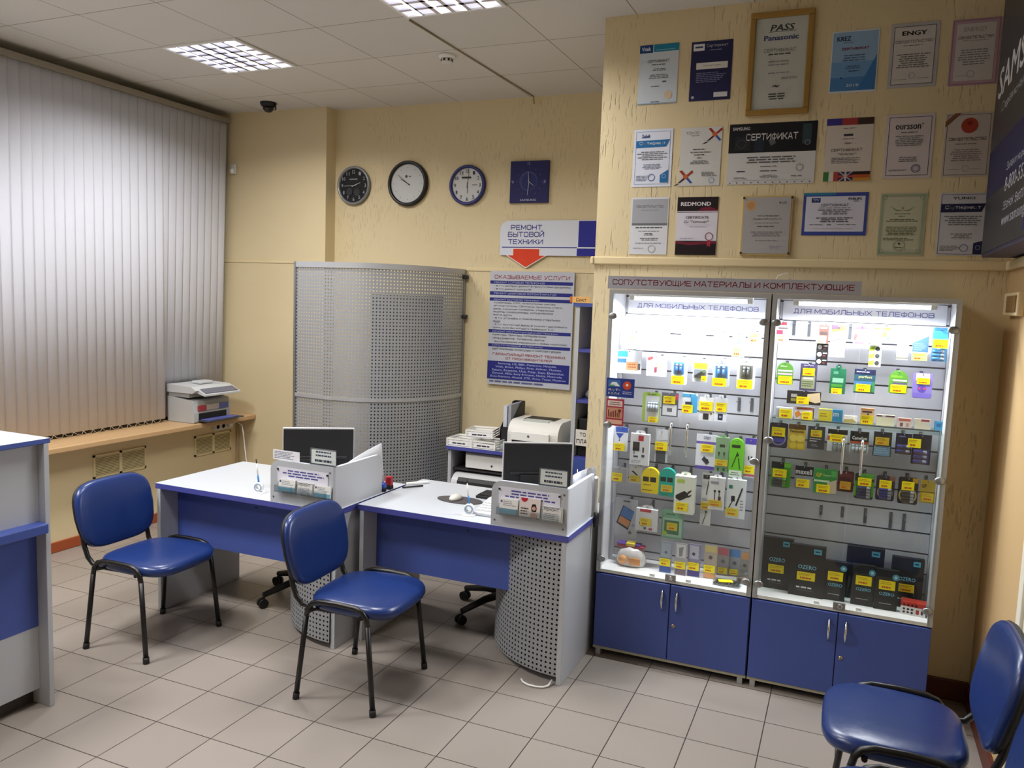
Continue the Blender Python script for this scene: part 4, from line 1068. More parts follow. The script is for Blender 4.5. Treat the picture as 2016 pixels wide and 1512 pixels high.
for nm, ang, ln in (('hour_hand', 2.2, .05), ('minute_hand', 3.22, .10), ('second_hand', -.1, .075)):
    b = MB(); c = Vector((0, -.03, .155)); d = Vector((sin(ang), 0, cos(ang))); b.tube([c-d*.01, c+d*ln], .0022, mat('#C4C8D8', .4), 6); b.build(nm, t, local=True)

# =================================================================== CERTIFICATES
YW = YC-.001
def cert(label, q, paper, ops, t=.002):
    w, h, bl_, roll = quad_on_wall(q, YW)
    P = Print(w, h, t, paper); P.ops(ops)
    o = P.build('hanging_certificate', origin=(0, 0, 0)); place(o, bl_, roll)
    tag(o, label, 'certificate', 'certificates on the wall above the showcases'); return o
TX = '#6E7078'
cert('pale blue certificate with a blue header band, left end of the top row', ((1258.5, 91.7), (1337.4, 86.4), (1328.8, 205.8), (1254.9, 206.8)), '#CBD5DF',
     [('r', 0, 0, .34, .135, '#123E7C'), ('r', .36, 0, 1, .125, '#1B7FA3'), ('t', 'Vitek', .05, .035, .28, .10, '#DDE8F2', .02), ('r', .42, .09, .9, .1, '#8CC0D4'), ('t', 'СЕРТИФИКАТ', .22, .255, .78, .305, '#3A4654', .012), ('c', .3, .32, .7, .36, 1, TX), ('c', .35, .40, .7, .45, 2, '#4A5462'), ('c', .2, .50, .85, .58, 3, TX), ('r', .62, .62, .72, .64, '#4A5A70'), ('c', .3, .69, .6, .72, 1, TX), ('d', .78, .86, .1, '#DCC8A8'), ('c', .3, .95, .6, .98, 1, TX), ('r', 0, .985, 1, 1, '#8AA6C4')])
cert('dark navy certificate with white header boxes in the top row', ((1361.9, 83.2), (1442.9, 76.3), (1437.6, 194), (1355.9, 200)), '#232650',
     [('r', .05, .04, .32, .155, '#E4E6EC'), ('r', .09, .08, .28, .11, '#3A4478'), ('t', 'Сертификат', .37, .055, .88, .115, '#C9CCDC', .0), ('l', .45, .14, .88, .17, 1, '#8A8EAE'), ('r', .14, .36, .9, .47, '#E0DEDC'), ('t', 'Технософт Сервис', .30, .395, .74, .43, '#3C3C4A', 0), ('l', .15, .52, .92, .70, 6, '#7C80A6'), ('r', .6, .87, .93, .95, '#D4D4DA'), ('d', .09, .94, .035, '#B8BAD0')])
w, h, bl_, rl = quad_on_wall(((1477, 31), (1602.6, 16), (1592, 224), (1467, 230)), YW)
t = thing('framed_certificate', 'largest white certificate in a gold-brown frame in the top row', 'certificate', bl_, group=None)
b = MB(); f = .028; mw = mat('#A5813F', .4, .3)
for a_, c_ in (((0, 0), (w, f)), ((0, h-f), (w, h)), ((0, f), (f, h-f)), ((w-f, f), (w, h-f))): b.box((a_[0], -.02, a_[1]), (c_[0], 0, c_[1]), mw)
b.build('frame', t, local=True, bev=.004)
P = Print(w-2*f, h-2*f, .004, '#D9D6D4')
P.text('PASS', .28, .075, .72, .145, '#15161C', .03, .25); P.rect(.25, .15, .78, .155, '#2A2A30'); P.text('Panasonic', .17, .19, .83, .245, '#1E2A80', .035)
P.text('СЕРТИФИКАТ', .18, .335, .80, .375, '#4A4A50', .0); P.lines(.18, .385, .8, .41, 1, '#3A3A42', 3, .6, True); P.lines(.2, .46, .75, .53, 2, '#8A8A90', 8, .35, True); P.lines(.2, .59, .8, .615, 1, '#8A8A90', 8, .4, True); P.lines(.55, .65, .95, .68, 2, '#7A7A80', 9, .35)
P.text('~', .38, .735, .50, .76, '#2A2A30', .02, .6); P.lines(.28, .82, .68, .90, 3, '#2E2E36', 11, .5, True, .16)
o = P.build('sheet', t, local=True); o.location = (f, -.003, f)
b = MB(); b.box((f, -.0125, f), (w-f, -.011, h-f), M_GLASS); b.build('glass', t, local=True)
cert('sky blue gradient certificate with a red title in the top row', ((1636, 63), (1727.8, 56), (1724.6, 178), (1631, 185)), '#D6DEE6',
     [('r', .02, .02, .98, .97, '#8FB0D2'), ('r', .02, .5, .98, .97, '#6E9CCB'), ('r', .02, .75, .98, .97, '#4C82BE'), ('p', [(.98, .4), (.98, .97), (.6, .97)], '#3F78B6'), ('t', 'KREZ', .11, .09, .40, .16, '#1E2C54', .03), ('l', .24, .18, .48, .20, 1, '#46608C'), ('t', 'СЕРТИФИКАТ', .22, .27, .80, .315, '#8A2838', .03), ('c', .2, .38, .8, .5, 3, '#4A6690'), ('c', .28, .56, .7, .62, 2, '#4A6690'), ('t', '2018', .36, .86, .63, .905, '#C9D8EA', .01), ('c', .4, .64, .62, .67, 1, '#1E3A66'), ('d', .25, .76, .02, '#1E2C54')])
cert('grey-white certificate with a black double border in the top row', ((1755.5, 49), (1851.5, 45), (1840.8, 173.8), (1745.5, 175)), '#B9B7BA',
     [('r', .07, .05, .93, .95, '#CFCBC8'), ('f', .07, .012, '#45454A'), ('t', 'ENGY', .24, .125, .74, .19, '#16161A', .03), ('t', 'СВИДЕТЕЛЬСТВО', .11, .265, .88, .315, '#6A6668', .0), ('c', .2, .34, .75, .36, 1, TX), ('c', .15, .47, .85, .7, 7, '#77757A'), ('r', .12, .87, .4, .875, '#55555A'), ('r', .62, .86, .85, .865, '#55555A'), ('o', .5, .82, .07, '#A5A2AC')])
cert('white certificate with an ornate pink border at the right end of the top row', ((1873.8, 40.5), (1972, 33), (1960, 165.5), (1865, 170.6)), '#BC9CAA',
     [('f', .02, .02, '#9C7488'), ('r', .1, .07, .9, .93, '#CFCACA'), ('t', 'ENERGY', .25, .125, .72, .19, '#8A8A90', .0), ('t', 'СВИДЕТЕЛЬСТВО', .14, .255, .86, .305, '#5A545A', .02), ('c', .2, .32, .8, .335, 1, TX), ('c', .14, .45, .85, .70, 7, '#84828A'), ('o', .45, .83, .08, '#A49AC0'), ('r', .14, .85, .38, .855, '#66666C')])
cert('white certificate with a blue slanted band, left end of the middle row', ((1249, 256), (1326.6, 250.6), (1319, 365), (1243.7, 368.5)), '#DDE2F2',
     [('f', .06, .008, '#46608C'), ('t', 'Sabik', .20, .09, .42, .15, '#1C3C80', .03, .2), ('p', [(.06, .20), (.93, .185), (.84, .31), (.06, .32)], '#1E6CA8'), ('t', 'Сертификат', .15, .215, .82, .285, '#E4EEF6', .02), ('c', .1, .38, .9, .54, 5, TX), ('c', .25, .6, .75, .7, 4, '#8088A0'), ('l', .1, .80, .5, .9, 4, '#8088A0'), ('o', .5, .84, .09, '#4A6AA8'), ('p', [(.72, .80), (.92, .71), (.92, .93), (.72, .93)], '#1E6CA8'), ('o', .82, .82, .05, '#C9D8EA')])
XO, XR_, XD, XB = '#C8602A', '#9A2F22', '#2A2338', '#2A5AA8'
def xmark(cx, cy, s, k): # crossing brush strokes
    return [('p', [(cx-.16*s, cy-.10*s), (cx-.09*s, cy-.11*s), (cx+.17*s, cy+.10*s), (cx+.12*s, cy+.115*s)], XR_), ('p', [(cx-.02*s, cy+.0), (cx+.03*s, cy-.01*s), (cx+.17*s, cy+.10*s), (cx+.12*s, cy+.115*s)], XB), ('p', [(cx+.16*s, cy-.11*s), (cx+.19*s, cy-.075*s), (cx-.12*s, cy+.10*s), (cx-.19*s, cy+.11*s)], XR_), ('p', [(cx-.03*s, cy+.02*s), (cx+.02*s, cy+.01*s), (cx-.12*s, cy+.10*s), (cx-.19*s, cy+.11*s)], XD), ('d', cx, cy, .055*s, XO), ('p', [(cx-.2*s, cy+.12*s), (cx-.14*s, cy+.12*s), (cx-.22*s, cy+.15*s), (cx-.3*s, cy+.16*s)], XD)]
cert('white certificate with two orange and blue brushed crosses in the middle row', ((1343, 252.8), (1423.8, 247.3), (1416, 364), (1335.8, 366.7)), '#CFCFCD',
     [('t', 'ТЭХЭС', .12, .07, .46, .115, '#3A3A40', .0), ('c', .2, .13, .5, .15, 1, TX)] + xmark(.82, .13, 1.0, 0) + xmark(.16, .84, 1.0, 0) + [('c', .3, .36, .62, .39, 1, '#33333A'), ('c', .16, .41, .84, .44, 1, TX), ('c', .3, .455, .64, .485, 1, '#22222A'), ('c', .4, .51, .56, .535, 1, '#33333A'), ('c', .22, .56, .75, .63, 3, TX), ('l', .55, .76, .95, .84, 4, TX), ('o', .8, .91, .07, '#7C9AB4')])
cert('wide certificate with a black photo banner in the middle row', ((1436.9, 245.8), (1610.5, 236.4), (1601.7, 359.7), (1430, 364)), '#CFCFD0',
     [('r', 0, 0, 1, .48, '#14161C'), ('r', .07, .21, .25, .44, '#202228'), ('o', .15, .33, .055, '#3A3C44'), ('r', .30, .24, .41, .46, '#1E2836'), ('r', .84, .04, .94, .36, '#2E4048'), ('o', .9, .34, .03, '#8A8C90'), ('p', [(.46, .28), (.52, .24), (.55, .33), (.49, .38)], '#5A5A5E'), ('t', 'SAMSUNG', .04, .055, .24, .105, '#C9CAD0', .02), ('t', 'СЕРТИФИКАТ', .20, .165, .79, .285, '#DADADC', .015), ('c', .22, .54, .78, .66, 3, '#55575E'), ('c', .35, .7, .62, .72, 1, '#44464E'), ('c', .36, .77, .6, .80, 1, '#33353C'), ('l', .08, .88, .25, .91, 2, TX), ('c', .1, .77, .22, .80, 1, '#2A2C34'), ('c', .38, .85, .6, .9, 3, TX), ('l', .74, .86, .94, .89, 1, TX), ('o', .83, .74, .04, '#8A8A90'), ('r', .05, .935, .95, .94, '#9A9AA0')] + [('d', .04+.083*i, .975 if i else .975, .008, '#55586A') for i in range(12)])
cert('white certificate with coloured flag strips at top and bottom', ((1628, 235.3), (1720, 230.5), (1712.5, 356.5), (1619.7, 357.6)), '#CFC6BE',
     [('r', 0, 0, .33, .11, '#3A3488'), ('r', .33, 0, .66, .11, '#A0383A'), ('r', .66, 0, 1, .11, '#3A2A26'), ('c', .3, .15, .7, .17, 1, '#55555A'), ('r', .38, .25, .58, .285, '#33333A'), ('c', .35, .32, .62, .34, 1, '#44444A'), ('t', 'АБМ', .41, .385, .55, .415, '#22222A', .02), ('t', 'СЕРТИФИКАТ', .13, .48, .80, .53, '#4A4648', .01), ('c', .25, .55, .7, .59, 2, TX), ('l', .15, .62, .8, .72, 4, TX), ('r', .0, .85, .12, 1, '#3F7A40'), ('r', .12, .85, .22, 1, '#D8D4CE'), ('r', .22, .85, .32, 1, '#A8443C'), ('r', .32, .85, .64, 1, '#3A2C4E'), ('r', .32, .91, .64, .94, '#B84A44'), ('r', .46, .85, .50, 1, '#C8BFC0'), ('p', [(.32, .85), (.36, .85), (.64, 1), (.60, 1)], '#B8B0B8'), ('p', [(.60, .85), (.64, .85), (.36, 1), (.32, 1)], '#B8B0B8'), ('r', .64, .85, 1, .90, '#2A1E1A'), ('r', .64, .90, 1, .95, '#B4562E'), ('r', .64, .95, 1, 1, '#C08A3A')])
cert('white certificate with thin navy border and black lowercase heading', ((1744, 226.6), (1839, 224.4), (1831.5, 351), (1736.5, 352)), '#CFC6C8',
     [('f', .06, .012, '#3A3450'), ('t', 'oursson', .20, .165, .72, .235, '#22202E', .02), ('t', '+', .74, .14, .78, .17, '#22202E', .02), ('c', .3, .27, .68, .295, 1, '#44424E'), ('c', .2, .33, .8, .5, 6, TX), ('c', .28, .66, .72, .75, 3, TX), ('l', .12, .86, .55, .89, 2, TX), ('o', .68, .85, .095, '#5E6088'), ('o', .68, .85, .06, '#5E6088')])
cert('white certificate with a red round seal and ribbon corner, middle row right end', ((1860, 224.4), (1953, 221), (1945, 348), (1852, 349)), '#C6BCB6',
     [('f', .04, .01, '#4A3A34'), ('p', [(.0, .22), (.0, .13), (.20, .0), (.33, .0)], '#6E5038'), ('p', [(.0, .17), (.0, .15), (.24, .0), (.28, .0)], '#A05A48'), ('d', .52, .20, .18, '#A8402E', 20), ('d', .52, .16, .05, '#8A3022'), ('t', 'СВИДЕТЕЛЬСТВО', .10, .385, .90, .44, '#3E3432', .01), ('c', .25, .47, .7, .5, 1, TX), ('c', .1, .56, .9, .76, 6, '#8E8488'), ('r', .12, .88, .38, .884, '#66605E'), ('r', .6, .88, .85, .884, '#66605E'), ('o', .5, .87, .08, '#9AA8A8')])
cert('certificate with a grey upper half, left end of the bottom row', ((1242.6, 390), (1318, 389), (1310.3, 502.8), (1238.2, 500.6)), '#D6D8DE',
     [('r', .04, .03, .98, .45, '#A4A6AE'), ('r', .04, .45, .98, .49, '#6A6E72'), ('t', 'СВИДЕТЕЛЬСТВО', .14, .135, .86, .185, '#5A5C66', .0), ('c', .2, .21, .8, .235, 1, '#84868E'), ('c', .06, .51, .94, .545, 1, '#3A3C44'), ('c', .2, .58, .8, .60, 1, TX), ('c', .35, .62, .65, .67, 2, '#44464E'), ('c', .2, .70, .85, .76, 2, '#55575E'), ('c', .15, .79, .85, .81, 1, TX), ('l', .1, .885, .4, .90, 1, TX), ('o', .6, .9, .1, '#A8AAB0')])
cert('white certificate with a black and dark red top and bottom', ((1333.2, 388), (1414.4, 387), (1407.4, 501.7), (1328.4, 501.7)), '#D9D6E2',
     [('r', 0, 0, 1, .24, '#1B0F14'), ('p', [(.5, .24), (.62, .18), (.8, .17), (1, .22), (1, .24)], '#6E1A30'), ('r', 0, .255, 1, .265, '#5A3A44'), ('t', 'REDMOND', .09, .085, .82, .15, '#E6E2E6', .03), ('t', 'CERTIFICATE', .22, .33, .78, .37, '#4A3A50', .01), ('t', 'СЦ "Технософт"', .17, .40, .78, .455, '#33303E', .01, .3), ('r', .2, .475, .85, .478, '#9A94A8'), ('c', .22, .50, .85, .52, 1, '#9A94A8'), ('l', .1, .7, .55, .72, 1, '#9A94A8'), ('r', 0, .755, 1, 1, '#1B0C12'), ('p', [(0, .755), (.3, .78), (1, .755), (1, .80), (.35, .83), (0, .80)], '#6E1A30'), ('o', .82, .68, .1, '#8A4A5A'), ('p', [(.78, .75), (.86, .75), (.86, .86), (.82, .83), (.78, .86)], '#A83044')])
w, h, bl_, rl = quad_on_wall(((1463, 384.8), (1563.5, 384.8), (1554.8, 502.8), (1455.5, 502.8)), YW)
t = thing('award_plaque', 'silver plaque with a gold seal screwed to a cream board, bottom row', 'plaque', bl_)
b = MB(); b.box((0, -.012, 0), (w, 0, h), mat('#C9B078', .45)); b.build('backing_board', t, local=True, bev=.003)
P = Print(w-.02, h-.02, .003, mat('#B2B2B8', .38, .35)); P.disc(.15, .14, .115, '#C69A6A', 28); P.disc(.15, .14, .08, '#B98A5C', 28)
P.disc(.77, .095, .022, '#6A4A52'); P.text('LG', .82, .075, .90, .115, '#4A4A52', .02); P.text('Авторизованный', .3, .315, .76, .345, '#3A3A42', .02); P.text('Сервисный центр LG', .22, .37, .82, .40, '#3A3A42', .02)
P.lines(.15, .44, .88, .47, 1, '#7A7A82', 4, .4, True); P.lines(.28, .50, .7, .53, 1, '#55555E', 5, .5, True); P.lines(.15, .6, .88, .70, 3, '#6E6E78', 6, .35, True); P.lines(.2, .76, .85, .78, 1, '#6E6E78', 7, .4, True); P.lines(.6, .86, .9, .93, 3, '#8488B0', 6, .3)
o = P.build('plate', t, local=True); o.location = (.01, -.012, .01)
for u in (.03, .97):
    for q in (.04, .96):
        b = MB(); b.lathe([(.006, 0), (.005, .004), (0, .005)], Matrix.Translation((u*w, -.0155, q*h)) @ Matrix.Rotation(PI/2, 4, 'X'), mat('#4A3A22', .4, .5), 12); b.build('screw', t, local=True)
cert('wide white certificate with a blue mount, bottom row', ((1583.6, 379.4), (1711.4, 380.5), (1703.7, 465), (1577, 463.4)), '#3A4A9A',
     [('r', 0, .0, .5, .06, '#2E7AA0'), ('r', .045, .085, .955, .91, '#CFCFE0'), ('r', .13, .12, .27, .23, '#2A3468'), ('t', 'TPV', .15, .145, .25, .20, '#9AB0E0', .02), ('t', 'PHILIPS', .70, .12, .90, .175, '#2A2E58', .03), ('l', .78, .19, .9, .22, 1, '#44486A'), ('t', 'СЕРТИФИКАТ', .28, .255, .71, .325, '#4A4A62', .01), ('c', .15, .34, .85, .37, 1, TX), ('c', .2, .385, .8, .52, 3, '#44465A'), ('c', .18, .57, .82, .70, 3, '#3A3C50'), ('l', .12, .73, .35, .76, 1, TX), ('c', .38, .73, .48, .77, 1, '#33353E'), ('l', .55, .73, .88, .76, 1, TX), ('c', .15, .83, .85, .85, 1, '#B08A90')])
cert('pale green guilloche certificate in the bottom row', ((1732, 380.5), (1825, 379.4), (1815, 502.7), (1724.5, 502.7)), '#C2BDA6',
     [('f', .02, .07, '#9AA68C'), ('r', .12, .09, .88, .91, '#BDBFA6'), ('o', .1, .07, .05, '#6E8A72'), ('o', .9, .07, .05, '#6E8A72'), ('o', .1, .93, .05, '#6E8A72'), ('o', .9, .93, .05, '#6E8A72'), ('p', [(.22, .20), (.36, .26), (.5, .28), (.36, .29)], '#8A9A6E'), ('p', [(.78, .20), (.64, .26), (.5, .28), (.64, .29)], '#8A9A6E'), ('d', .5, .24, .03, '#B09A62'), ('c', .3, .32, .7, .34, 1, '#55583E'), ('c', .42, .36, .56, .38, 1, '#55583E'), ('c', .15, .41, .85, .46, 2, '#44483A'), ('c', .15, .53, .85, .68, 6, '#66684E'), ('l', .12, .71, .8, .76, 2, '#55583E'), ('o', .48, .84, .13, '#9AA090'), ('c', .38, .855, .58, .88, 1, '#55583E'), ('d', .48, .81, .025, '#33382E')])
cert('white certificate with a dark slanted title band, bottom row right end', ((1850, 380.5), (1946, 378), (1935, 502.7), (1841, 502.7)), '#C3C3CB',
     [('f', .03, .01, '#4A5068'), ('t', 'YUNO', .27, .065, .73, .105, '#33364A', .015), ('p', [(.03, .175), (.96, .17), (.88, .305), (.03, .31)], '#23264A'), ('t', 'Сертификат', .12, .20, .86, .275, '#D6D6E0', .02), ('c', .1, .36, .92, .52, 5, TX), ('c', .28, .64, .75, .73, 3, TX), ('l', .08, .84, .5, .93, 4, TX), ('o', .58, .88, .09, '#5E6AA0'), ('p', [(.77, .8), (.97, .76), (.97, .98), (.77, .98)], '#23264A'), ('o', .87, .87, .05, '#9AA0C0')])

# =================================================================== SHOWCASES
YFACE = 1.822; YSL = 2.10; ZS = .455
def showcase(x0, x1, label, gx, shelf_z=None, kp=1.0, ltext_='ДЛЯ МОБИЛЬНЫХ ТЕЛЕФОНОВ'):
    t = thing('showcase_cabinet', label, 'cabinet', ((x0+x1)/2, 1.98, 0))
    xm = (x0+x1)/2; fr = .022
    b = MB(); b.box((x0, YFACE+.02, .045), (x1, 2.135, ZS), M_BLUE); b.build('base_cabinet', t)
    for a, c in ((x0+.002, xm-.002), (xm+.002, x1-.002)):
        b = MB(); b.box((a, YFACE, .05), (c, YFACE+.018, ZS-.008), M_BLUE); d = b.build('door', t, bev=.003)
        hx = c-.035 if a < xm-.1 else a+.035
        zz = .362; n = 10
        b = MB(); b.tube([(hx, YFACE-.003-.022*sin(PI*k/n), zz-.055+.11*k/n) for k in range(n+1)], [.003+.004*sin(PI*k/n) for k in range(n+1)], M_CHROME, 10); b.build('handle', d)
        if a > xm-.1:
            b = MB(); b.lathe([(.010, 0), (.010, .004), (.0, .004)], Matrix.Translation((hx-.012, YFACE, .235)) @ Matrix.Rotation(PI/2, 4, 'X'), mat('#B8A98A', .3, .7), 16); b.box((hx-.0135, YFACE-.005, .231), (hx-.0105, YFACE-.004, .239), M_DARK); b.build('lock', d)
    b = MB()
    for a in (x0+.015, x1-.04): b.box((a, YFACE+.01, 0), (a+.025, YFACE+.06, .045), M_ALU); b.box((a, 2.06, 0), (a+.025, 2.11, .045), M_ALU)
    b.box((x0, YFACE+.006, .035), (x1, YFACE+.02, .05), mat('#A8A590', .5)); b.build('plinth', t)
    b = MB(); b.box((x0+.004, YFACE+.004, ZS), (x1-.004, 2.12, ZS+.016), M_WHITE); b.build('display_floor', t)
    # aluminium frame
    b = MB(); z0, z1 = ZS, 1.935
    for a in (x0, x1-fr):
        b.box((a, YFACE, z0), (a+fr, YFACE+fr, z1), M_ALU); b.box((a, 2.112, z0), (a+fr, 2.134, z1), M_ALU)
    b.box((x0+fr, YFACE, z1-fr), (x1-fr, YFACE+fr, z1), M_ALU); b.box((x0, YFACE+fr, z1-fr*.6), (x0+fr, 2.112, z1), M_ALU); b.box((x1-fr, YFACE+fr, z1-fr*.6), (x1, 2.112, z1), M_ALU); b.box((x0+fr, 2.112, z1-fr), (x1-fr, 2.134, z1), M_ALU)
    b.build('frame', t)
    b = MB(); b.box((x0+fr, YFACE+fr, z1-.008), (x1-fr, 2.112, z1-.002), mat('#D9DADB', .5)); b.build('top_panel', t)
    for a in (x0+.006, x1-.014):
        b = MB(); b.box((a, YFACE+fr, ZS+.016), (a+.008, 2.112, z1-.012), mat('#DDDEE2', .4)); b.build('side_panel', t)
    # slatwall
    b = MB(); pitch = .1; zg = 1.614
    gs = [zg+pitch*k for k in range(-11, 4)]
    edges = [ZS+.016] + gs + [z1-.03]
    for i in range(len(edges)-1):
        b.box((x0+.016, YSL, edges[i]+.004), (x1-.016, YSL+.01, edges[i+1]-.004), M_SLAT)
    b.box((x0+.016, YSL+.008, ZS+.02), (x1-.016, YSL+.012, z1-.03), M_GROOVE); b.build('slatwall_panel', t)
    # header board + lamp
    P = Print(x1-x0-.06, .095, .004, '#DADAE2'); P.text(ltext_, .07, .38, .93, .68, '#3A3C96', .005); o = P.build('header_board', t, local=True); o.location = Vector((x0+.03, YSL-.003, 1.813))-wloc(t)
    b = MB(); b.box((x0+.09, 1.875, 1.905), (x1-.09, 1.925, 1.925), M_WHITE); b.box((x0+.09, 1.88, 1.885), (x0+.115, 1.92, 1.905), M_PLAST); b.box((x1-.115, 1.88, 1.885), (x1-.09, 1.92, 1.905), M_PLAST); lf = b.build('lamp_fitting', t)
    b = MB(); b.cyl((x0+.115, 1.90, 1.893), (x1-.115, 1.90, 1.893), .0085, mat('#F8FAFF', .3, 0, .5, CABE), 10); b.build('lamp_tube', lf)
    l = bpy.data.lights.new('showcase_lamp', 'AREA'); l.shape = 'RECTANGLE'; l.size = x1-x0-.25; l.size_y = .03; l.energy = CABP*kp; l.color = (.93, .94, 1.0)
    o = bpy.data.objects.new('showcase_lamp', l); COL.objects.link(o); o.parent = t; o.location = Vector((xm, 1.90, 1.883))-wloc(t); o.rotation_euler = (math.radians(CABT), 0, 0)
    # glass doors
    for k, (a, c) in enumerate(((x0+.014, xm-.002), (xm+.002, x1-.014))):
        b = MB(); b.box((a, YFACE-.006, ZS+.006), (c, YFACE-.002, 1.912), M_GLASS); d = b.build('glass_door', t)
        for zc in (.53, 1.24 if k == 0 else 1.13, 1.80):
            xx = a+.012 if k == 0 else c-.012
            b = MB(); b.lathe([(.017, 0), (.017, .006), (.013, .009), (0, .009)], Matrix.Translation((xx, YFACE-.006, zc)) @ Matrix.Rotation(PI/2, 4, 'X') @ Matrix.Diagonal((1.35, 1, 1, 1)), M_STEEL, 18); b.build('hinge', d)
        hx = xm-.037 if k == 0 else xm+.043
        b = MB(); b.tube([(hx, YFACE-.006, 1.285), (hx, YFACE-.03, 1.275), (hx, YFACE-.034, 1.24), (hx, YFACE-.034, 1.16), (hx, YFACE-.03, 1.125), (hx, YFACE-.006, 1.115)], .006, M_CHROME, 10); b.build('handle', d)
    b = MB(); b.box((xm-.027, YFACE-.016, ZS+.012), (xm+.027, YFACE-.004, ZS+.05), M_STEEL); b.cyl((xm+.004, YFACE-.016, ZS+.034), (xm+.004, YFACE-.024, ZS+.034), .011, M_CHROME, 16); b.build('glass_lock', t, bev=.003)
    for dx in (-.10, .085):
        b = MB(); b.box((xm+dx-.012, YFACE+.01, ZS+.016), (xm+dx+.012, YFACE+.03, ZS+.03), M_WHITE); b.build('door_stop', t)
    if shelf_z:
        b = MB(); b.box((x0+.02, 1.90, shelf_z), (x1-.02, YSL-.002, shelf_z+.007), glass_material('shelf_glass', '#F0F7F4', .10)); b.build('glass_shelf', t)
    return t
CABE, CABP, CABT = 10.0, 30.0, -10
showcase(1.785, 2.574, 'left lit showcase with glass doors and blue base cupboards', 0)
showcase(2.580, 3.368, 'right lit showcase with a glass shelf and blue base cupboards', 1, 1.322, .72)
q = at(1697, 562, y=1.83); P = Print(q.x-1.772, .064, .006, '#A2A2AA'); P.text('СОПУТСТВУЮЩИЕ МАТЕРИАЛЫ И КОМПЛЕКТУЮЩИЕ', .02, .24, .975, .74, '#7E2438', .012)
o = P.build('title_sign', origin=(0, 0, 0)); place(o, (1.772, YFACE+.012, 1.938)); tag(o, 'long grey title sign with red letters on top of the showcases', 'sign')
b = MB(); q0 = at(1527, 548, y=1.85); b.tube([(q0.x, 1.86, 1.937), (q0.x+.01, 1.84, 2.02), (q0.x+.05, 1.84, 2.035), (q0.x+.08, 1.85, 1.985), (q0.x+.09, 1.88, 1.938)], .0025, M_WHITE, 6)
tag(b.build('lamp_wire'), 'thin white wire looping over the top of the right showcase', 'wire')
# stickers on the left glass door
def sticker(px, label, paper, ops):
    return sheet_on(px, YFACE-.0065, label, 'door_sticker', 'sticker', paper, ops, .0004, group='stickers on the left glass door')
sticker((1194, 745, 1249, 782), 'blue payment card sticker with white letters on the left glass door', '#253A86',
        [('r', .06, .10, .50, .46, '#3F6AA8'), ('p', [(.1, .42), (.2, .22), (.35, .2), (.48, .42)], '#DDE4EA'), ('r', .12, .36, .3, .43, '#5C9A50'), ('t', 'карта', .08, .56, .50, .72, '#E8ECF4', .03), ('t', 'покупок', .07, .76, .48, .92, '#E8ECF4', .02), ('d', .74, .36, .15, '#C8482A'), ('d', .74, .33, .05, '#E8D0C0'), ('c', .56, .66, .94, .84, 2, '#B8BCE0')])
sticker((1193, 785, 1228, 838), 'dark red sticker with a chart below the blue sticker', '#A8384A',
        [('r', .08, .07, .9, .28, '#D8C4BE'), ('c', .1, .1, .88, .25, 2, '#8A5A50'), ('r', .06, .33, .92, .72, '#C08A6C')] + [('r', .12+.1*i, .42+.03*((i*3) % 4), .17+.1*i, .68, '#6E2A22') for i in range(7)] + [('d', .76, .44, .09, '#6E2A22'), ('r', .06, .78, .92, .94, '#D8A890')])
# =================================================================== GOODS
YEL = '#FBE50E'
M_HOOK = mat('#8F9298', .3, .8)
def hook(x, z, label, y1=1.975, plate=.045, group='wire hooks on the slatwalls'):
    t = thing('hanging_hook', label, 'hook', (x, YSL, z), 0, group)
    b = MB(); b.box((x-.007, YSL-.003, z-plate*.8), (x+.007, YSL, z+plate*.2), mat('#6E7178', .4, .6)); b.build('plate', t)
    b = MB(); b.tube([(x, YSL-.002, z), (x, y1+.01, z), (x, y1, z+.006)], .0022, M_HOOK, 6); b.build('rod', t)
def outline(shape, w, h):
    if shape == 'rect': return None
    if shape == 'round':
        k = .5*w/h
        return [(.5+.5*cos(PI-PI*i/14), k-k*sin(PI*i/14)) for i in range(15)] + [(1, .93), (.93, 1), (.07, 1), (0, .93)]
    if shape == 'tab':
        return [(.32, 0), (.68, 0), (.68, .10), (1, .10), (1, 1), (0, 1), (0, .10), (.32, .10)]
    if shape == 'oval':
        return [(.5+.5*sup(2*PI*i/28, 2.6)[0], .5-.5*sup(2*PI*i/28, 2.6)[1]) for i in range(28)]
    r = .12; k = r*w/h; o = []
    for cx, cy, a0 in ((r, k, PI), (1-r, k, PI/2), (1-r, 1-k, 0), (r, 1-k, -PI/2)):
        o += [(cx+r*cos(a0-PI/2*i/4), cy-k*sin(a0-PI/2*i/4)) for i in range(5)]
    return o
def size(bb, y):
    x0, y0, x1, y1 = bb; cx, cy = (x0+x1)/2, (y0+y1)/2
    w = at(x1, cy, y=y).x-at(x0, cy, y=y).x; B = at(cx, y1, y=y); T = at(cx, y0, y=y)
    return w, T.z-B.z, B.x, B.z
def price(parent, w, h, tg, yoff, k=0):
    u0, v0, u1, v1 = tg[:4]; tw, th = (u1-u0)*w, (v1-v0)*h
    P = Print(tw, th, .0008, tg[4] if len(tg) > 4 else YEL)
    P.lines(.10, .12, .9, .45, 2, '#B8881A', int(u0*100)+k, .4); P.lines(.18, .55, .8, .9, 1, '#C2541E', int(v0*100)+k, .55, False, .16)
    o = P.build('price_tag', parent, local=True); o.location = (-w/2+u0*w, yoff, (1-v1)*h)
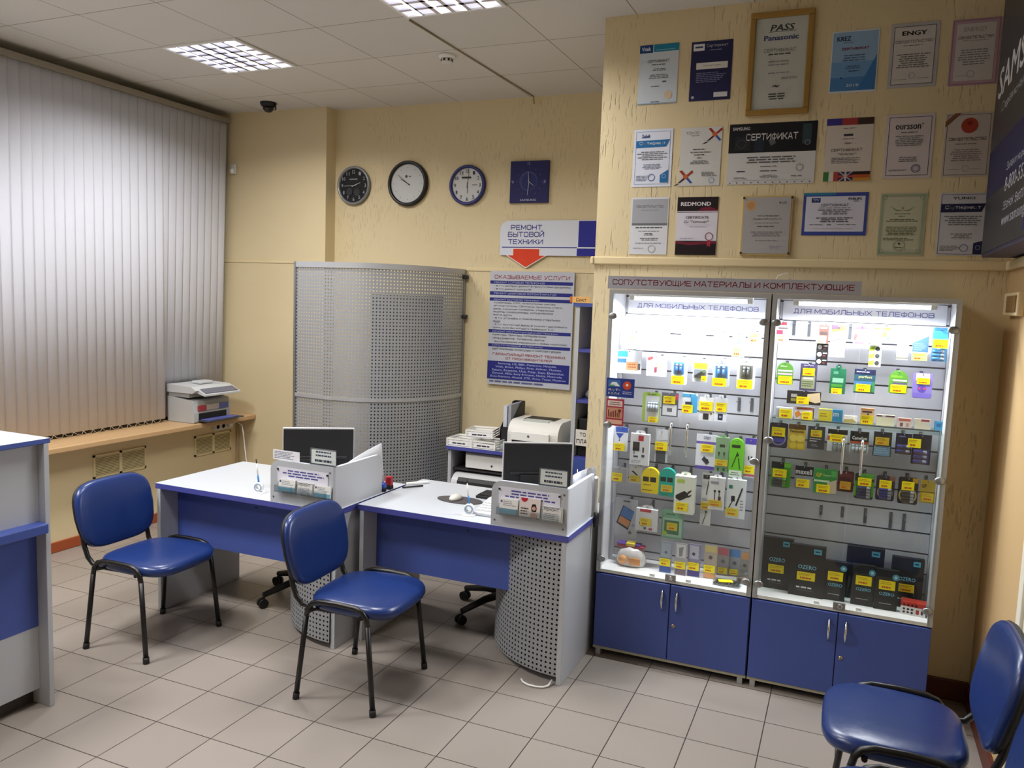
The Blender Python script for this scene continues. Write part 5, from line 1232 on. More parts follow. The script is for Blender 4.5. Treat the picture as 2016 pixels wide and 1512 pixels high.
def goods(label, cat, bb, base, ops=(), shape='rect', tag_=None, bump=None, y=1.99, t=.003, name='hanging_blister_pack', group=None, stand=None, hk=True, tilt=0.0, tab=None):
    if stand is not None:
        c = at((bb[0]+bb[2])/2, bb[3], z=stand); y = min(2.05, max(1.875, c.y))
    w, h, cx, zb = size(bb, y)
    if stand is not None: zb = stand
    T = thing(name, label, cat, (cx, y, zb), 0, group)
    P = Print(w, h, t, base, outline(shape, w, h)); P.ops(ops)
    card = P.build('carton' if t > .012 else 'card', T, local=True); card.location = (-w/2, 0, 0)
    front = -t-.0004-.00012*P.k
    if tab:
        b = MB(); b.prism([(-w*.28, h), (w*.28, h), (w*.22, h+tab*.8), (w*.12, h+tab), (-w*.12, h+tab), (-w*.22, h+tab*.8)], 'y', -t/2-.001, -t/2, pm(base)); b.build('hang_tab', T, local=True)
    if bump:
        u0, v0, u1, v1, kind, col = bump[:6]; n = bump[6] if len(bump) > 6 else 4
        X0, X1, Z0, Z1 = -w/2+u0*w, -w/2+u1*w, (1-v1)*h, (1-v0)*h
        b = MB(); m = mat(col, .3); m2 = mat(bump[7], .3) if len(bump) > 7 else mat('#C9CCD0', .25, .6); d = 0
        if kind == 'bat':
            r = min((X1-X0)/n*.46, .007); d = 2*r
            for i in range(n):
                x = X0+(X1-X0)*(i+.5)/n; b.cyl((x, front-r, Z0), (x, front-r, Z0+(Z1-Z0)*.75), r, m, 10); b.cyl((x, front-r, Z0+(Z1-Z0)*.75), (x, front-r, Z1), r*.98, m2, 10)
        elif kind == 'hbat':
            r = min((Z1-Z0)/n*.46, .007); d = 2*r
            for i in range(n):
                z = Z0+(Z1-Z0)*(i+.5)/n; b.cyl((X0, front-r, z), (X0+(X1-X0)*.7, front-r, z), r, m, 10); b.cyl((X0+(X1-X0)*.7, front-r, z), (X1, front-r, z), r*.98, m2, 10)
        elif kind == 'box':
            d = .012; b.box((X0, front-d, Z0), (X1, front, Z1), m); b.box((X0+(X1-X0)*.25, front-d-.002, Z0+(Z1-Z0)*.25), (X1-(X1-X0)*.25, front-d, Z1-(Z1-Z0)*.3), m2)
        elif kind == 'stick':
            d = .01; M_ = Matrix.Translation(((X0+X1)/2, front-.005, (Z0+Z1)/2)) @ Matrix.Rotation(-.6, 4, 'Y'); L = (X1-X0)*.5
            b.box((-L, -.004, -.006), (L*.5, .004, .006), m, M_); b.box((L*.5, -.003, -.005), (L, .003, .005), m2, M_)
        elif kind == 'cable':
            d = .008; xm = (X0+X1)/2; q = X1-X0
            b.tube([(X0+q*.2, front-.004, Z0), (X0+q*.25, front-.004, Z0+(Z1-Z0)*.6), (xm, front-.004, Z1-(Z1-Z0)*.1), (X1-q*.25, front-.004, Z0+(Z1-Z0)*.6), (X1-q*.2, front-.004, Z0+(Z1-Z0)*.1)], .003, m, 7)
        b.build('batteries' if 'bat' in kind else 'contents', T, local=True)
        b = MB(); e = .003; D = d+.003
        b.prism([(X0-e, front), (X0, front-D), (X1, front-D), (X1+e, front)], 'z', Z0-e, Z1+e, M_BLIST); b.build('blister', T, local=True)
        front -= D+.0005
    if tag_: price(T, w, h, tag_, front-.0006, len(bpy.data.objects) % 7)
    if tilt: T.rotation_euler = (tilt, 0, 0)
    if stand is None and hk:
        hook(cx, zb+h*(.93 if not tab else 1.0)+(tab or 0)*.5, 'wire hook holding the '+' '.join(label.split()[:11]), y-t-.018)
    return T
GL, GR = 'goods hanging in the left showcase', 'goods hanging in the right showcase'
PALE = '#F0E98A'
# ---- left showcase, top row
goods('white box with pale yellow stripes, first in the top left row', 'packet', (1221, 624, 1250, 679), '#EDEEEA', [('r', .1, .05, .6, .2, '#E8E48C'), ('d', .6, .42, .08, '#8A8E94'), ('r', 0, .68, .9, .8, '#E8E48C'), ('r', .0, .82, .85, 1, '#B4B6BA')], group=GL)
goods('plain white box beside the striped one in the top left row', 'packet', (1255, 643, 1285, 681), '#ECECEE', [('l', .3, .4, .7, .75, 3, '#BFC1C8')], t=.03, name='hanging_carton', group=GL)
goods('white box with a salmon square in the top left row', 'packet', (1288, 641, 1318, 682), '#ECECEE', [('r', .25, .3, .75, .68, '#E08A80'), ('c', .3, .4, .7, .6, 2, '#F2C8C0')], t=.03, name='hanging_carton', group=GL)
goods('white blister with a small yellow flash in the top left row', 'packet', (1340, 637, 1388, 686), '#E9EAEC', [('p', [(.5, .3), (.9, .3), (.7, .62), (.55, .5)], '#E6D27A'), ('d', .62, .42, .06, '#B89A6A'), ('r', .05, .38, .45, .41, '#A9ABB0')], group=GL)
goods('white bag with a grey corner in the top left row', 'packet', (1405, 655, 1434, 681), '#E4E5E8', [('p', [(0, .4), (.3, .9), (0, .9)], '#6E7074'), ('r', .1, .1, .85, .45, '#B9BBC0')], group=GL)
goods('grey blister with a pale yellow tag below, top left row', 'packet', (1440, 653, 1466, 703), '#C6C8CC', [('r', .15, .08, .85, .55, '#9A9DA2'), ('r', .25, .2, .6, .5, '#6E7180')], 'rr', (.0, .6, .85, .98, PALE), group=GL)
goods('clear pack with a pale yellow tag at the end of the top left row', 'packet', (1470, 653, 1497, 697), '#C9CBCE', [], 'rr', (.08, .05, .92, .52, PALE), group=GL)
# ---- second row
goods('white and cyan pack with an orange label, first in the second left row', 'packet', (1214, 689, 1262, 735), '#E6E8EA', [('r', .02, .05, .42, .30, '#3FA8CC'), ('r', .0, .38, .38, .55, '#4A8AC0'), ('r', .38, .5, .85, .85, '#DFA070'), ('c', .42, .55, .8, .78, 2, '#A85A3A'), ('r', .85, .55, .96, .82, '#5E5A60')], group=GL)
goods('white box with a red print in the second left row', 'packet', (1274, 700, 1312, 740), '#E9E9EA', [('p', [(.02, .12), (.3, .02), (.35, .14), (.1, .25)], '#C85A60'), ('l', .5, .3, .95, .6, 3, '#C9CBA8'), ('r', .42, .55, .55, .8, '#B0506A')], t=.03, name='hanging_carton', group=GL)
goods('narrow light blue battery blister in the second left row', 'battery pack', (1321, 703, 1352, 757), '#DCE6EE', [('r', .1, .18, .8, .62, '#5E9AD0'), ('r', .25, .1, .6, .16, '#E9EEF2')], 'rr', (.05, .68, .85, .98), (.2, .25, .7, .62, 'bat', '#3A6AA8', 2), group=GL)
goods('flash drive pack with a yellow top in the second left row', 'packet', (1363, 707, 1392, 752), '#E8E8EA', [('r', .05, .16, .98, .42, '#E8D43A'), ('c', .1, .22, .8, .36, 1, '#A8882A')], 'rect', (.62, .72, .98, .92), (.1, .45, .9, .8, 'stick', '#3A3C42', 1, '#8A9A4A'), group=GL)
goods('broad light blue battery blister in the second left row', 'battery pack', (1402, 707, 1435, 761), '#E2E8EE', [('r', .1, .24, .9, .7, '#6AA4D4'), ('l', .15, .08, .85, .18, 2, '#6A7A90')], 'rr', (.02, .68, .84, .98), (.2, .26, .8, .68, 'bat', '#4A80B8', 2), group=GL)
goods('brown-grey battery blister at the end of the second left row', 'battery pack', (1449, 707, 1485, 766), '#E4E4E4', [('r', .14, .2, .86, .66, '#77756C'), ('l', .2, .06, .8, .15, 2, '#7A7C80')], 'rr', (.06, .68, .9, .98), (.28, .26, .72, .64, 'bat', '#5A584E', 2), group=GL)
# ---- third row
goods('green-rimmed white battery charger in the third left row', 'charger', (1263, 772, 1298, 831), '#A8C85A', [('r', .18, .12, .95, .96, '#E6E8E8'), ('l', .3, .04, .85, .1, 1, '#5A7A4A')], 'rr', (.42, .80, .92, .98), (.3, .32, .88, .62, 'bat', '#C9CCD0', 4, '#E2E4E8'), group=GL)
goods('dark card with a white device and yellow tag in the third left row', 'packet', (1301, 773, 1334, 820), '#5E6068', [('r', .08, .5, .92, .95, '#D9DADC'), ('r', .82, .05, 1, .3, '#C04A6A'), ('r', .35, .64, .65, .8, '#6A6C72')], 'rect', (.1, .14, .82, .46), group=GL)
goods('cyan and white card with a yellow tag in the third left row', 'packet', (1342, 774, 1372, 814), '#E2E8EC', [('r', .55, .12, 1, .95, '#3F9ED0'), ('r', .0, .03, .9, .2, '#4AA0D0'), ('r', .2, .42, .62, .56, '#3A3A48')], 'rect', (.0, .58, .72, .98), group=GL)
goods('memory card blister with black adapter in the third left row', 'packet', (1375, 777, 1403, 828), '#E0E0E2', [('r', .3, .72, .7, .96, '#2A2A2C'), ('d', .85, .72, .08, '#8A6A3A')], 'tab', (.0, .26, .96, .62), group=GL)
goods('memory card blister with a dark blue adapter in the third left row', 'packet', (1405, 778, 1430, 830), '#E2E4EA', [('r', .3, .7, .7, .94, '#23283E'), ('r', .4, .78, .6, .86, '#8A94B0')], 'tab', (.1, .28, .96, .62), group=GL)
for bb, lb in (((1450, 783, 1459, 806), 'left'), ((1475, 784, 1484, 808), 'right')):
    w, h, cx, zb = size(bb, YSL); hook(cx, zb+h*.8, 'empty dark slatwall hook, the %s of two at the end of the third left row' % lb, 1.99, .07)
# ---- fourth row
goods('white pack with a blue triangle, first in the fourth left row', 'packet', (1208, 840, 1235, 888), '#E3E6EC', [('r', .1, .0, 1, .22, '#2F5AB8'), ('p', [(.12, .26), (.7, .26), (.4, .5)], '#2A56B4'), ('d', .4, .55, .05, '#333A4A')], 'rr', (.0, .68, .82, .98), group=GL)
goods('tall white charger box with a red square in the fourth left row', 'charger', (1241, 853, 1278, 914), '#DDDDDF', [('r', .42, .05, .70, .22, '#B8283A'), ('r', .14, .26, .5, .55, '#26282C'), ('p', [(.2, .55), (.24, .55), (.24, .66), (.2, .66)], '#26282C'), ('r', .66, .42, .74, .58, '#2A2C30'), ('r', .2, .7, .44, .76, '#4A4C52'), ('r', .62, .66, .78, .74, '#4A4C52'), ('l', .1, .84, .6, .94, 2, '#8A8C92')], t=.025, name='hanging_carton', tab=.018, group=GL)
goods('clear bag with a dark adapter and yellow tag in the fourth left row', 'packet', (1288, 845, 1313, 910), '#B9BCC2', [('r', .1, .5, .85, 1, '#4A4E56'), ('p', [(.1, .05), (.9, .0), (1, .3), (.1, .36)], '#D2D4D8')], 'rect', (.0, .38, .98, .64), group=GL)
goods('white and violet bag with a cable in the fourth left row', 'packet', (1368, 855, 1408, 924), '#DCDDE6', [('r', .0, .2, 1, .27, '#6E5AB0'), ('r', 0, .9, 1, 1, '#5A48A0'), ('l', .35, .04, .8, .14, 2, '#8A8CA8'), ('p', [(.3, .72), (.42, .62), (.7, .78), (.55, .86)], '#3A3C46'), ('d', .55, .74, .09, '#2A2C34')], 'rect', (.24, .28, .86, .50), group=GL)
goods('grey-green cable box in the fourth left row', 'cable box', (1407, 860, 1433, 928), '#7FA07A', [('r', .3, .2, .7, .28, '#2E3A30'), ('p', [(.2, .42), (.35, .42), (.28, .58)], '#26302A'), ('p', [(.6, .42), (.75, .42), (.68, .58)], '#26302A'), ('r', .2, .88, .34, .96, '#2E5A3A'), ('r', .62, .88, .78, .96, '#2E5A3A')], t=.02, name='hanging_carton', tag_=(.0, .64, .98, .82, '#D8C23A'), tab=.014, group=GL)
goods('bright green cable box with a rounded top in the fourth left row', 'cable box', (1434, 862, 1462, 938), '#6CC42A', [('r', .15, .16, .75, .24, '#26381E'), ('p', [(.2, .75), (.26, .75), (.62, .34), (.56, .34)], '#1E2E1A'), ('d', .58, .42, .10, '#24361E'), ('p', [(.62, .5), (.68, .5), (.82, .78), (.76, .78)], '#1E2E1A'), ('r', .05, .82, .95, 1, '#D8E4D4'), ('c', .1, .86, .8, .96, 2, '#3A6A3A')], 'round', None, None, t=.022, name='hanging_carton', group=GL)
goods('white and violet earphone box at the end of the fourth left row', 'packet', (1463, 862, 1486, 940), '#D6D4D6', [('r', .0, .0, 1, .16, '#4A3AA0'), ('r', .3, .46, .42, .56, '#2E2E34'), ('r', .55, .46, .68, .56, '#2E2E34'), ('r', .0, .92, 1, .97, '#C85A6A')], 'rect', (.0, .70, .9, .9), group=GL)
# ---- fifth row
goods('small grey pack with a yellow tag, first in the fifth left row', 'packet', (1201, 919, 1236, 952), '#B9BABE', [('r', .1, .1, .9, .9, '#A8AAAE')], 'rect', (.1, .36, .68, .86), group=GL)
goods('small white pack with a dark pen shape in the fifth left row', 'packet', (1238, 917, 1263, 951), '#CFCFCF', [('p', [(.15, .32), (.3, .28), (.7, .5), (.6, .55)], '#1E1E20')], 'rect', (.05, .56, .85, .92, '#D8C83A'), group=GL)
goods('yellow rounded charger box in the fifth left row', 'charger', (1264, 919, 1298, 969), '#E2C81E', [('r', .08, .36, .42, .55, '#26261E'), ('r', .5, .36, .84, .55, '#26261E'), ('l', .1, .62, .7, .72, 1, '#8A7A1A'), ('l', .05, .84, .9, .92, 1, '#6A5E1E')], 'round', None, t=.028, name='hanging_carton', group=GL)
goods('teal rounded charger box in the fifth left row', 'charger', (1298, 920, 1330, 975), '#1FA090', [('r', .08, .32, .42, .48, '#1A2A2A'), ('r', .5, .32, .84, .48, '#1A2A2A'), ('l', .1, .9, .8, .96, 1, '#0E6A60')], 'round', (.14, .60, .86, .84, '#D0BC3A'), t=.028, name='hanging_carton', group=GL)
goods('large white charger box with lime sides in the fifth left row', 'charger', (1329, 934, 1368, 1007), '#E6E8DC', [('r', .12, .08, .5, .18, '#B4CC5A'), ('p', [(.08, .52), (.5, .38), (.7, .44), (.7, .54), (.3, .66), (.08, .6)], '#1E1E22'), ('p', [(.66, .4), (.85, .34), (.85, .38), (.7, .46)], '#2A2A2E'), ('p', [(.7, .5), (.86, .46), (.86, .5), (.7, .56)], '#2A2A2E')], 'rect', (.1, .70, .72, .92), t=.055, name='hanging_carton', tab=.02, group=GL)
goods('narrow tall white cable pack in the fifth left row', 'cable box', (1377, 930, 1398, 1034), '#D6D6D4', [('r', .1, .04, .85, .12, '#3A3C40'), ('p', [(.6, .15), (.68, .15), (.5, .42), (.42, .42)], '#26282C'), ('l', .1, .48, .7, .54, 2, '#8A8C90'), ('p', [(.55, .74), (.62, .74), (.3, .98), (.22, .98)], '#6A6C70'), ('d', .55, .74, .12, '#4A4C50')], 'rect', (.0, .56, .95, .69, '#D8C43A'), group=GL, y=2.0)
goods('white cable box with black plugs in the fifth left row', 'cable box', (1395, 938, 1426, 1001), '#DDDDDD', [('r', .1, .12, .6, .2, '#9A9CA2'), ('d', .38, .42, .08, '#1E1E22'), ('d', .66, .42, .08, '#1E1E22'), ('r', .36, .42, .41, .72, '#2A2A2E'), ('r', .64, .42, .69, .6, '#2A2A2E'), ('r', .6, .58, .78, .72, '#4A3A40')], 'rect', (.0, .70, .85, .90, '#D8B83A'), t=.03, name='hanging_carton', tab=.014, group=GL, y=1.975)
goods('large white cable box with a green mark at the end of the fifth left row', 'cable box', (1429, 942, 1466, 1018), '#D6DADA', [('r', .1, .15, .3, .24, '#2E7A5A'), ('p', [(.25, .42), (.45, .42), (.45, .56), (.25, .56)], '#1E1E20'), ('p', [(.3, .56), (.36, .56), (.1, .82), (.04, .82)], '#2A2A2C'), ('p', [(.78, .2), (.86, .2), (.56, .68), (.48, .66)], '#1A1A1C'), ('l', .74, .5, .92, .8, 4, '#8A8C90')], 'rect', (.0, .74, .66, .94, '#DCC840'), t=.03, name='hanging_carton', tab=.016, group=GL, y=1.98)
# ---- sixth row
goods('grey phone case pack with a blue and orange phone, lowest left row', 'phone case', (1209, 981, 1253, 1056), '#B4B8C0', [('p', [(.35, .18), (.85, .32), (.6, .82), (.06, .66)], '#26304A'), ('p', [(.38, .2), (.84, .33), (.72, .56), (.24, .44)], '#4A7AB8'), ('p', [(.24, .46), (.7, .58), (.6, .76), (.14, .63)], '#C88A5A'), ('d', .82, .68, .07, '#8A9AB8'), ('d', .7, .88, .08, '#6A7078'), ('r', .35, .05, .65, .09, '#5A5E66')], 'rect', None, group=GL)
goods('white box with a red lid mark in the lowest left row', 'packet', (1254, 999, 1296, 1042), '#D0D0D2', [('r', .18, .0, .7, .14, '#B8404A'), ('d', .3, .66, .13, '#3A3C40'), ('r', .62, .84, .78, .94, '#B04A6A'), ('r', .38, .82, .5, .92, '#5A5C62')], 'rect', (.2, .42, .72, .76, '#DCC83A'), t=.04, name='hanging_carton', tab=.018, group=GL)
goods('green plastic clamshell with a yellow tag in the lowest left row', 'packet', (1301, 1003, 1344, 1060), '#7FAE92', [('r', .06, .28, .94, .92, '#A4C8B0'), ('r', .14, .36, .82, .84, '#4E7A5E'), ('d', .18, .82, .1, '#A8C43A'), ('l', .2, .1, .8, .2, 1, '#4A7A60')], 'rr', (.26, .44, .74, .70, '#D8C43A'), t=.012, group=GL)
# ---- left showcase floor
FZ = ZS+.0165
goods('blue memory card blister standing on the left showcase floor, first in the row', 'packet', (1297, 1066, 1321, 1127), '#8E98A8', [('r', .1, .04, .9, .5, '#A4AEBC'), ('r', .05, .8, .95, .98, '#3A58A0'), ('d', .5, .34, .12, '#6A7484')], 'rect', (.02, .54, .9, .78), name='blister_pack', stand=FZ, group='blister packs on the left showcase floor')
goods('silver blister standing second in the row on the left showcase floor', 'packet', (1327, 1069, 1350, 1132), '#B0ACB0', [('r', .1, .04, .9, .45, '#D0D0D4'), ('r', .05, .8, .95, .98, '#7A6A78'), ('p', [(.3, .15), (.7, .1), (.6, .4), (.35, .42)], '#8A8A90')], 'rect', (.0, .58, .92, .8), name='blister_pack', stand=FZ, group='blister packs on the left showcase floor')
goods('violet blister with a black knob standing third in the row on the left floor', 'packet', (1352, 1071, 1377, 1135), '#8C86A8', [('r', .12, .04, .85, .45, '#B8B8C8'), ('d', .45, .3, .13, '#4A4658'), ('r', .05, .82, .95, .98, '#4A428A')], 'rect', (.0, .56, .92, .80), name='blister_pack', stand=FZ, group='blister packs on the left showcase floor')
goods('peach and grey blister standing fourth in the row on the left floor', 'packet', (1384, 1073, 1409, 1139), '#B0A49A', [('r', .05, .02, .95, .2, '#C8B87A'), ('d', .5, .36, .16, '#5E5A5A'), ('r', .0, .84, 1, .98, '#DFA070')], 'rect', (.0, .60, .9, .82), name='blister_pack', stand=FZ, group='blister packs on the left showcase floor')
goods('red-topped grey blister standing fifth in the row on the left floor', 'packet', (1410, 1077, 1433, 1132), '#A09A9C', [('r', .05, .02, .95, .28, '#C06A74'), ('d', .5, .5, .18, '#6E6A6E')], 'rect', (.1, .72, .9, .94), name='blister_pack', stand=FZ, group='blister packs on the left showcase floor')
goods('blue-topped grey blister standing sixth in the row on the left floor', 'packet', (1433, 1079, 1456, 1133), '#969CA4', [('r', .05, .02, .95, .30, '#5A8AC8'), ('d', .5, .52, .18, '#5E6268')], 'rect', (.1, .74, .9, .95), name='blister_pack', stand=FZ, group='blister packs on the left showcase floor')
goods('orange-topped grey blister standing last in the row on the left floor', 'packet', (1457, 1082, 1473, 1133), '#9C9894', [('r', .05, .02, .95, .28, '#D09A6A'), ('d', .5, .52, .22, '#66625E')], 'rect', None, name='blister_pack', stand=FZ, group='blister packs on the left showcase floor')
c = at(1232, 1124, z=FZ); t = thing('plastic_bag', 'white plastic bag with orange pieces in the left corner of the left showcase', 'bag', (c.x, 1.96, FZ))
c.y = 1.96
R = random.Random(3)
b = MB(); N = 20; rings = [(.2, .0), (.85, .004), (1, .03), (.96, .06), (.8, .085), (.45, .10), (.1, .103)]
vs = [(.082*k*cos(2*PI*i/N)*R.uniform(.92, 1.06), .05*k*sin(2*PI*i/N)*R.uniform(.9, 1.08), z*R.uniform(.94, 1.05)) for k, z in rings for i in range(N)]
b.add(vs, [(j*N+i, j*N+(i+1) % N, (j+1)*N+(i+1) % N, (j+1)*N+i) for j in range(len(rings)-1) for i in range(N)], mat('#D6D2D0', .25), True); b.add(vs[-N:], [tuple(range(N))], mat('#D6D2D0', .25), True); b.build('bag', t, local=True)
b = MB(); b.lathe([(0, -.004), (.024, -.004), (.024, .002), (0, .004)], Matrix.Translation((-.035, -.052, .04)) @ Matrix.Rotation(PI/2, 4, 'X'), mat('#E8A86A', .5), 20); b.box((-.0, -.056, .02), (.06, -.05, .055), mat('#E8A060', .5)); b.build('orange_pieces', t, local=True)
b = MB(); b.box((-.08, -.02, .098), (.07, .03, .112), mat('#A8304E', .4)); b.box((-.08, -.02, .112), (.05, .03, .120), mat('#5A3A94', .4)); b.box((-.03, -.021, .106), (.02, .031, .124), mat('#E0C83A', .4)); b.build('bag_top', t, local=True, bev=.004)
c = at(1428, 1156, z=FZ); t = thing('cable_bundle', 'small bundle of grey parts with a yellow tag on the left showcase floor', 'bundle', (c.x, max(1.87, c.y)+.02, FZ))
b = MB(); R = random.Random(9)
for i in range(7): b.cyl((-.055+.017*i, -.02+R.uniform(-.004, .004), .009), (-.045+.017*i, .03, .011), .008, mat('#4A4A4C', .3), 8)
b.build('parts', t, local=True)
b = MB(); b.box((-.065, -.028, .0), (.065, .036, .02), M_BLIST); b.build('bag', t, local=True)
b = MB(); b.box((-.04, -.02, .021), (.03, .02, .0225), mat(YEL, .5), Matrix.Rotation(.3, 4, 'Z')); b.build('price_tag', t, local=True)
c = at(1463, 1150, z=FZ)
t = thing('small_box', 'small clear box with a brown piece at the right of the left showcase floor', 'box', (c.x-.005, max(1.87, c.y)+.015, FZ))
b = MB(); b.box((-.025, -.015, 0), (.025, .02, .03), mat('#8A6A52', .5)); b.build('brown_piece', t, local=True, bev=.003)
b = MB(); b.box((-.03, -.02, 0), (.03, .024, .06), M_BLIST); b.build('clear_box', t, local=True)
# ---- right showcase, top row
goods('white and red battery card, first in the top right row', 'battery pack', (1528, 632, 1552, 674), '#E8E4E2', [('r', .25, .04, .8, .2, '#C83A4A'), ('r', .1, .3, .9, .36, '#4A3A3A'), ('r', .0, .42, .5, .62, '#A83A58'), ('r', .5, .45, .95, .62, '#D8A890')], 'rect', (.0, .66, .95, .98, '#F0D8B0'), group=GR)
for bb, lb in (((1557, 632, 1568, 659), 'first'), ((1587, 635, 1598, 660), 'second'), ((1668, 640, 1678, 663), 'third')):
    w, h, cx, zb = size(bb, YSL); hook(cx, zb+h*.85, 'bare grey slatwall hook, %s from the left in the top right row' % lb, 1.99, .075)
COIN = [('r', 0, 0, 1, 1, '#232326')] + [q for i in range(3) for q in (('d', .28, .17+.33*i, .2, '#D9DADC'), ('r', .58, .08+.33*i, .92, .14+.33*i, '#C9CACC'), ('r', .58, .2+.33*i, .8, .25+.33*i, '#8A3A44'))]
goods('red card with a pale tag above a black strip in the top right row', 'battery pack', (1611, 640, 1630, 676), '#C8403A', [('r', .1, .35, .9, .55, '#3A3432'), ('r', .15, .1, .8, .2, '#E8C8C0')], 'rect', (-.25, .58, .8, 1.0, '#EFE8B0'), group=GR)
goods('black strip of three round cells hanging in the top right row', 'battery pack', (1605, 676, 1628, 719), '#232326', COIN, 'rect', group=GR, hk=False, y=2.003)
goods('white pack with a brown top and two grey discs in the top right row', 'packet', (1632, 640, 1662, 703), '#E6E4E2', [('p', [(0, .05), (.9, 0), (1, .14), (.05, .24)], '#8A5A3A'), ('p', [(0, .0), (.6, .0), (.6, .1), (.05, .14)], '#4A3A4A'), ('d', .4, .62, .11, '#8A8C90'), ('d', .4, .62, .07, '#C9CACC'), ('d', .38, .88, .11, '#8A8C90'), ('d', .38, .88, .07, '#C9CACC'), ('p', [(.1, .48), (.9, .4), (.9, .42), (.1, .5)], '#55565A')], 'rect', group=GR)
goods('white and violet pack with red print in the top right row', 'packet', (1679, 640, 1710, 679), '#E4DEDC', [('r', .0, .04, .9, .22, '#5A4A9A'), ('p', [(.05, .4), (.3, .5), (.12, .8), (0, .7)], '#A84A4A'), ('r', .1, .84, .7, .95, '#C85A6A'), ('l', .3, .5, .9, .7, 2, '#9A8A80')], 'rect', group=GR)
goods('pale yellow card over a strip of green cells in the top right row', 'battery pack', (1712, 643, 1735, 679), '#EAE8B8', [('r', .1, .05, .9, .2, '#A8B85A'), ('r', .3, .08, .8, .14, '#5A6A3A')], 'rect', group=GR)
goods('strip of lime and black round cells in the top right row', 'battery pack', (1709, 680, 1733, 722), '#E2E4DC', [q for i in range(3) for q in (('p', [(.0, .1+.33*i), (.45, .02+.33*i), (.4, .25+.33*i), (0, .28+.33*i)], '#A8C83A'), ('d', .68, .16+.33*i, .2, '#3A3E40'))], 'rect', group=GR, hk=False, y=2.003)
goods('lime and grey round cell card in the top right row', 'battery pack', (1736, 643, 1755, 672), '#E4E6DC', [('r', .0, .05, .9, .25, '#9AB83A'), ('p', [(0, .4), (.5, .3), (.4, .7), (0, .75)], '#B8D43A'), ('d', .65, .78, .22, '#55606A')], 'rect', group=GR)
goods('white pack of pale strips in the top right row', 'packet', (1764, 646, 1787, 708), '#E4E4E6', [('l', .2, .1, .8, .3, 2, '#9A9CA2'), ('r', .1, .34, .9, .37, '#A9ABB0'), ('r', .15, .5, .85, .54, '#8A8EA8'), ('r', .0, .92, 1, .97, '#7A7C6A')], 'rect', group=GR)
goods('blue and white battery pack with a pale tag in the top right row', 'battery pack', (1794, 651, 1825, 711), '#D8E0EA', [('p', [(0, .4), (1, .16), (1, .7), (0, .7)], '#4A6EC0'), ('l', .1, .4, .9, .66, 4, '#7A9AD8')], 'rect', (.0, .72, .96, .98, '#F0E070'), group=GR)
goods('cyan battery pack with a yellow tag at the end of the top right row', 'battery pack', (1832, 645, 1862, 712), '#4A9AC8', [('r', .1, .0, .9, .1, '#2A6AA8'), ('r', .0, .12, 1, .3, '#3A8AC4'), ('r', .0, .6, .9, .98, '#5AA4CC'), ('r', .35, .6, .55, .98, '#D8E4EA')], 'rect', (.02, .34, .98, .6), bump=(.05, .64, .85, .96, 'hbat', '#4A98C8', 3), group=GR)
# ---- second row right
goods('green round-topped battery blister, first in the second right row', 'battery pack', (1528, 713, 1560, 757), '#5E9A3A', [('l', .2, .12, .8, .24, 1, '#C8DCB0'), ('r', .05, .34, .95, .42, '#C8D8D0'), ('r', .05, .48, .95, .56, '#D8B8C8')], 'round', (.1, .62, .96, .98), group=GR)
goods('violet-grey card with a yellow tag in the second right row', 'battery pack', (1573, 716, 1606, 769), '#4A4468', [('r', .1, .42, .9, .92, '#9AA07A'), ('r', .2, .48, .8, .58, '#D8D8C8'), ('l', .15, .62, .85, .86, 3, '#5A6A4A'), ('l', .2, .03, .8, .1, 1, '#B0A8C8')], 'rect', (.14, .16, .86, .44), group=GR)
goods('dark green card with a tab in the second right row', 'battery pack', (1632, 720, 1663, 775), '#1F6A4A', [('r', .2, .2, .5, .3, '#5AA080'), ('r', .15, .44, .85, .6, '#8AC0A0'), ('r', .1, .66, .8, .76, '#4A9A3A')], 'tab', (.12, .8, .8, 1.0), group=GR)
goods('navy and green card with a light heading in the second right row', 'battery pack', (1679, 727, 1721, 774), '#2E5A6A', [('r', 0, 0, 1, .22, '#23264A'), ('l', .1, .06, .9, .16, 1, '#B8C0E0'), ('t', 'perfect', .22, .26, .85, .40, '#E0E0A8', .02), ('r', .0, .5, .9, .66, '#4A7AA8'), ('r', .85, .5, 1, .95, '#3A8A5A'), ('r', .0, .66, .15, .95, '#5A9A6A')], 'rect', (.12, .62, .8, .94), group=GR)
goods('green round-topped battery blister with a wide yellow tag in the second right row', 'battery pack', (1748, 729, 1785, 775), '#5E9A3A', [('r', .1, .22, .7, .32, '#7FBA3A'), ('r', .2, .40, .95, .47, '#E0D8E0'), ('r', .2, .52, .95, .58, '#6A5A8A'), ('r', .2, .60, .95, .64, '#D0A8B8')], 'round', (.1, .62, .96, .96), group=GR)
goods('violet blister with a round red and blue device in the second right row', 'battery pack', (1794, 734, 1833, 784), '#8A7AC0', [('r', .15, .02, .85, .3, '#D8C8D8'), ('d', .48, .62, .22, '#5A4AA8'), ('d', .36, .62, .07, '#C84A7A'), ('d', .62, .62, .07, '#C84A7A'), ('r', .05, .8, .95, .98, '#7A6AC0')], 'rr', (.2, .2, .86, .44), group=GR)
goods('wide black and cream pack with a yellow tag just above the glass shelf', 'battery pack', (1548, 770, 1615, 796), '#2A2628', [('r', .12, .25, .3, .5, '#A8A09A'), ('r', .12, .58, .3, .8, '#8A8640'), ('p', [(.6, .2), (.96, .05), (1, .75), (.85, .85), (.6, .7)], '#E0C8A0')], 'rect', (.29, .42, .66, .98), group=GR)
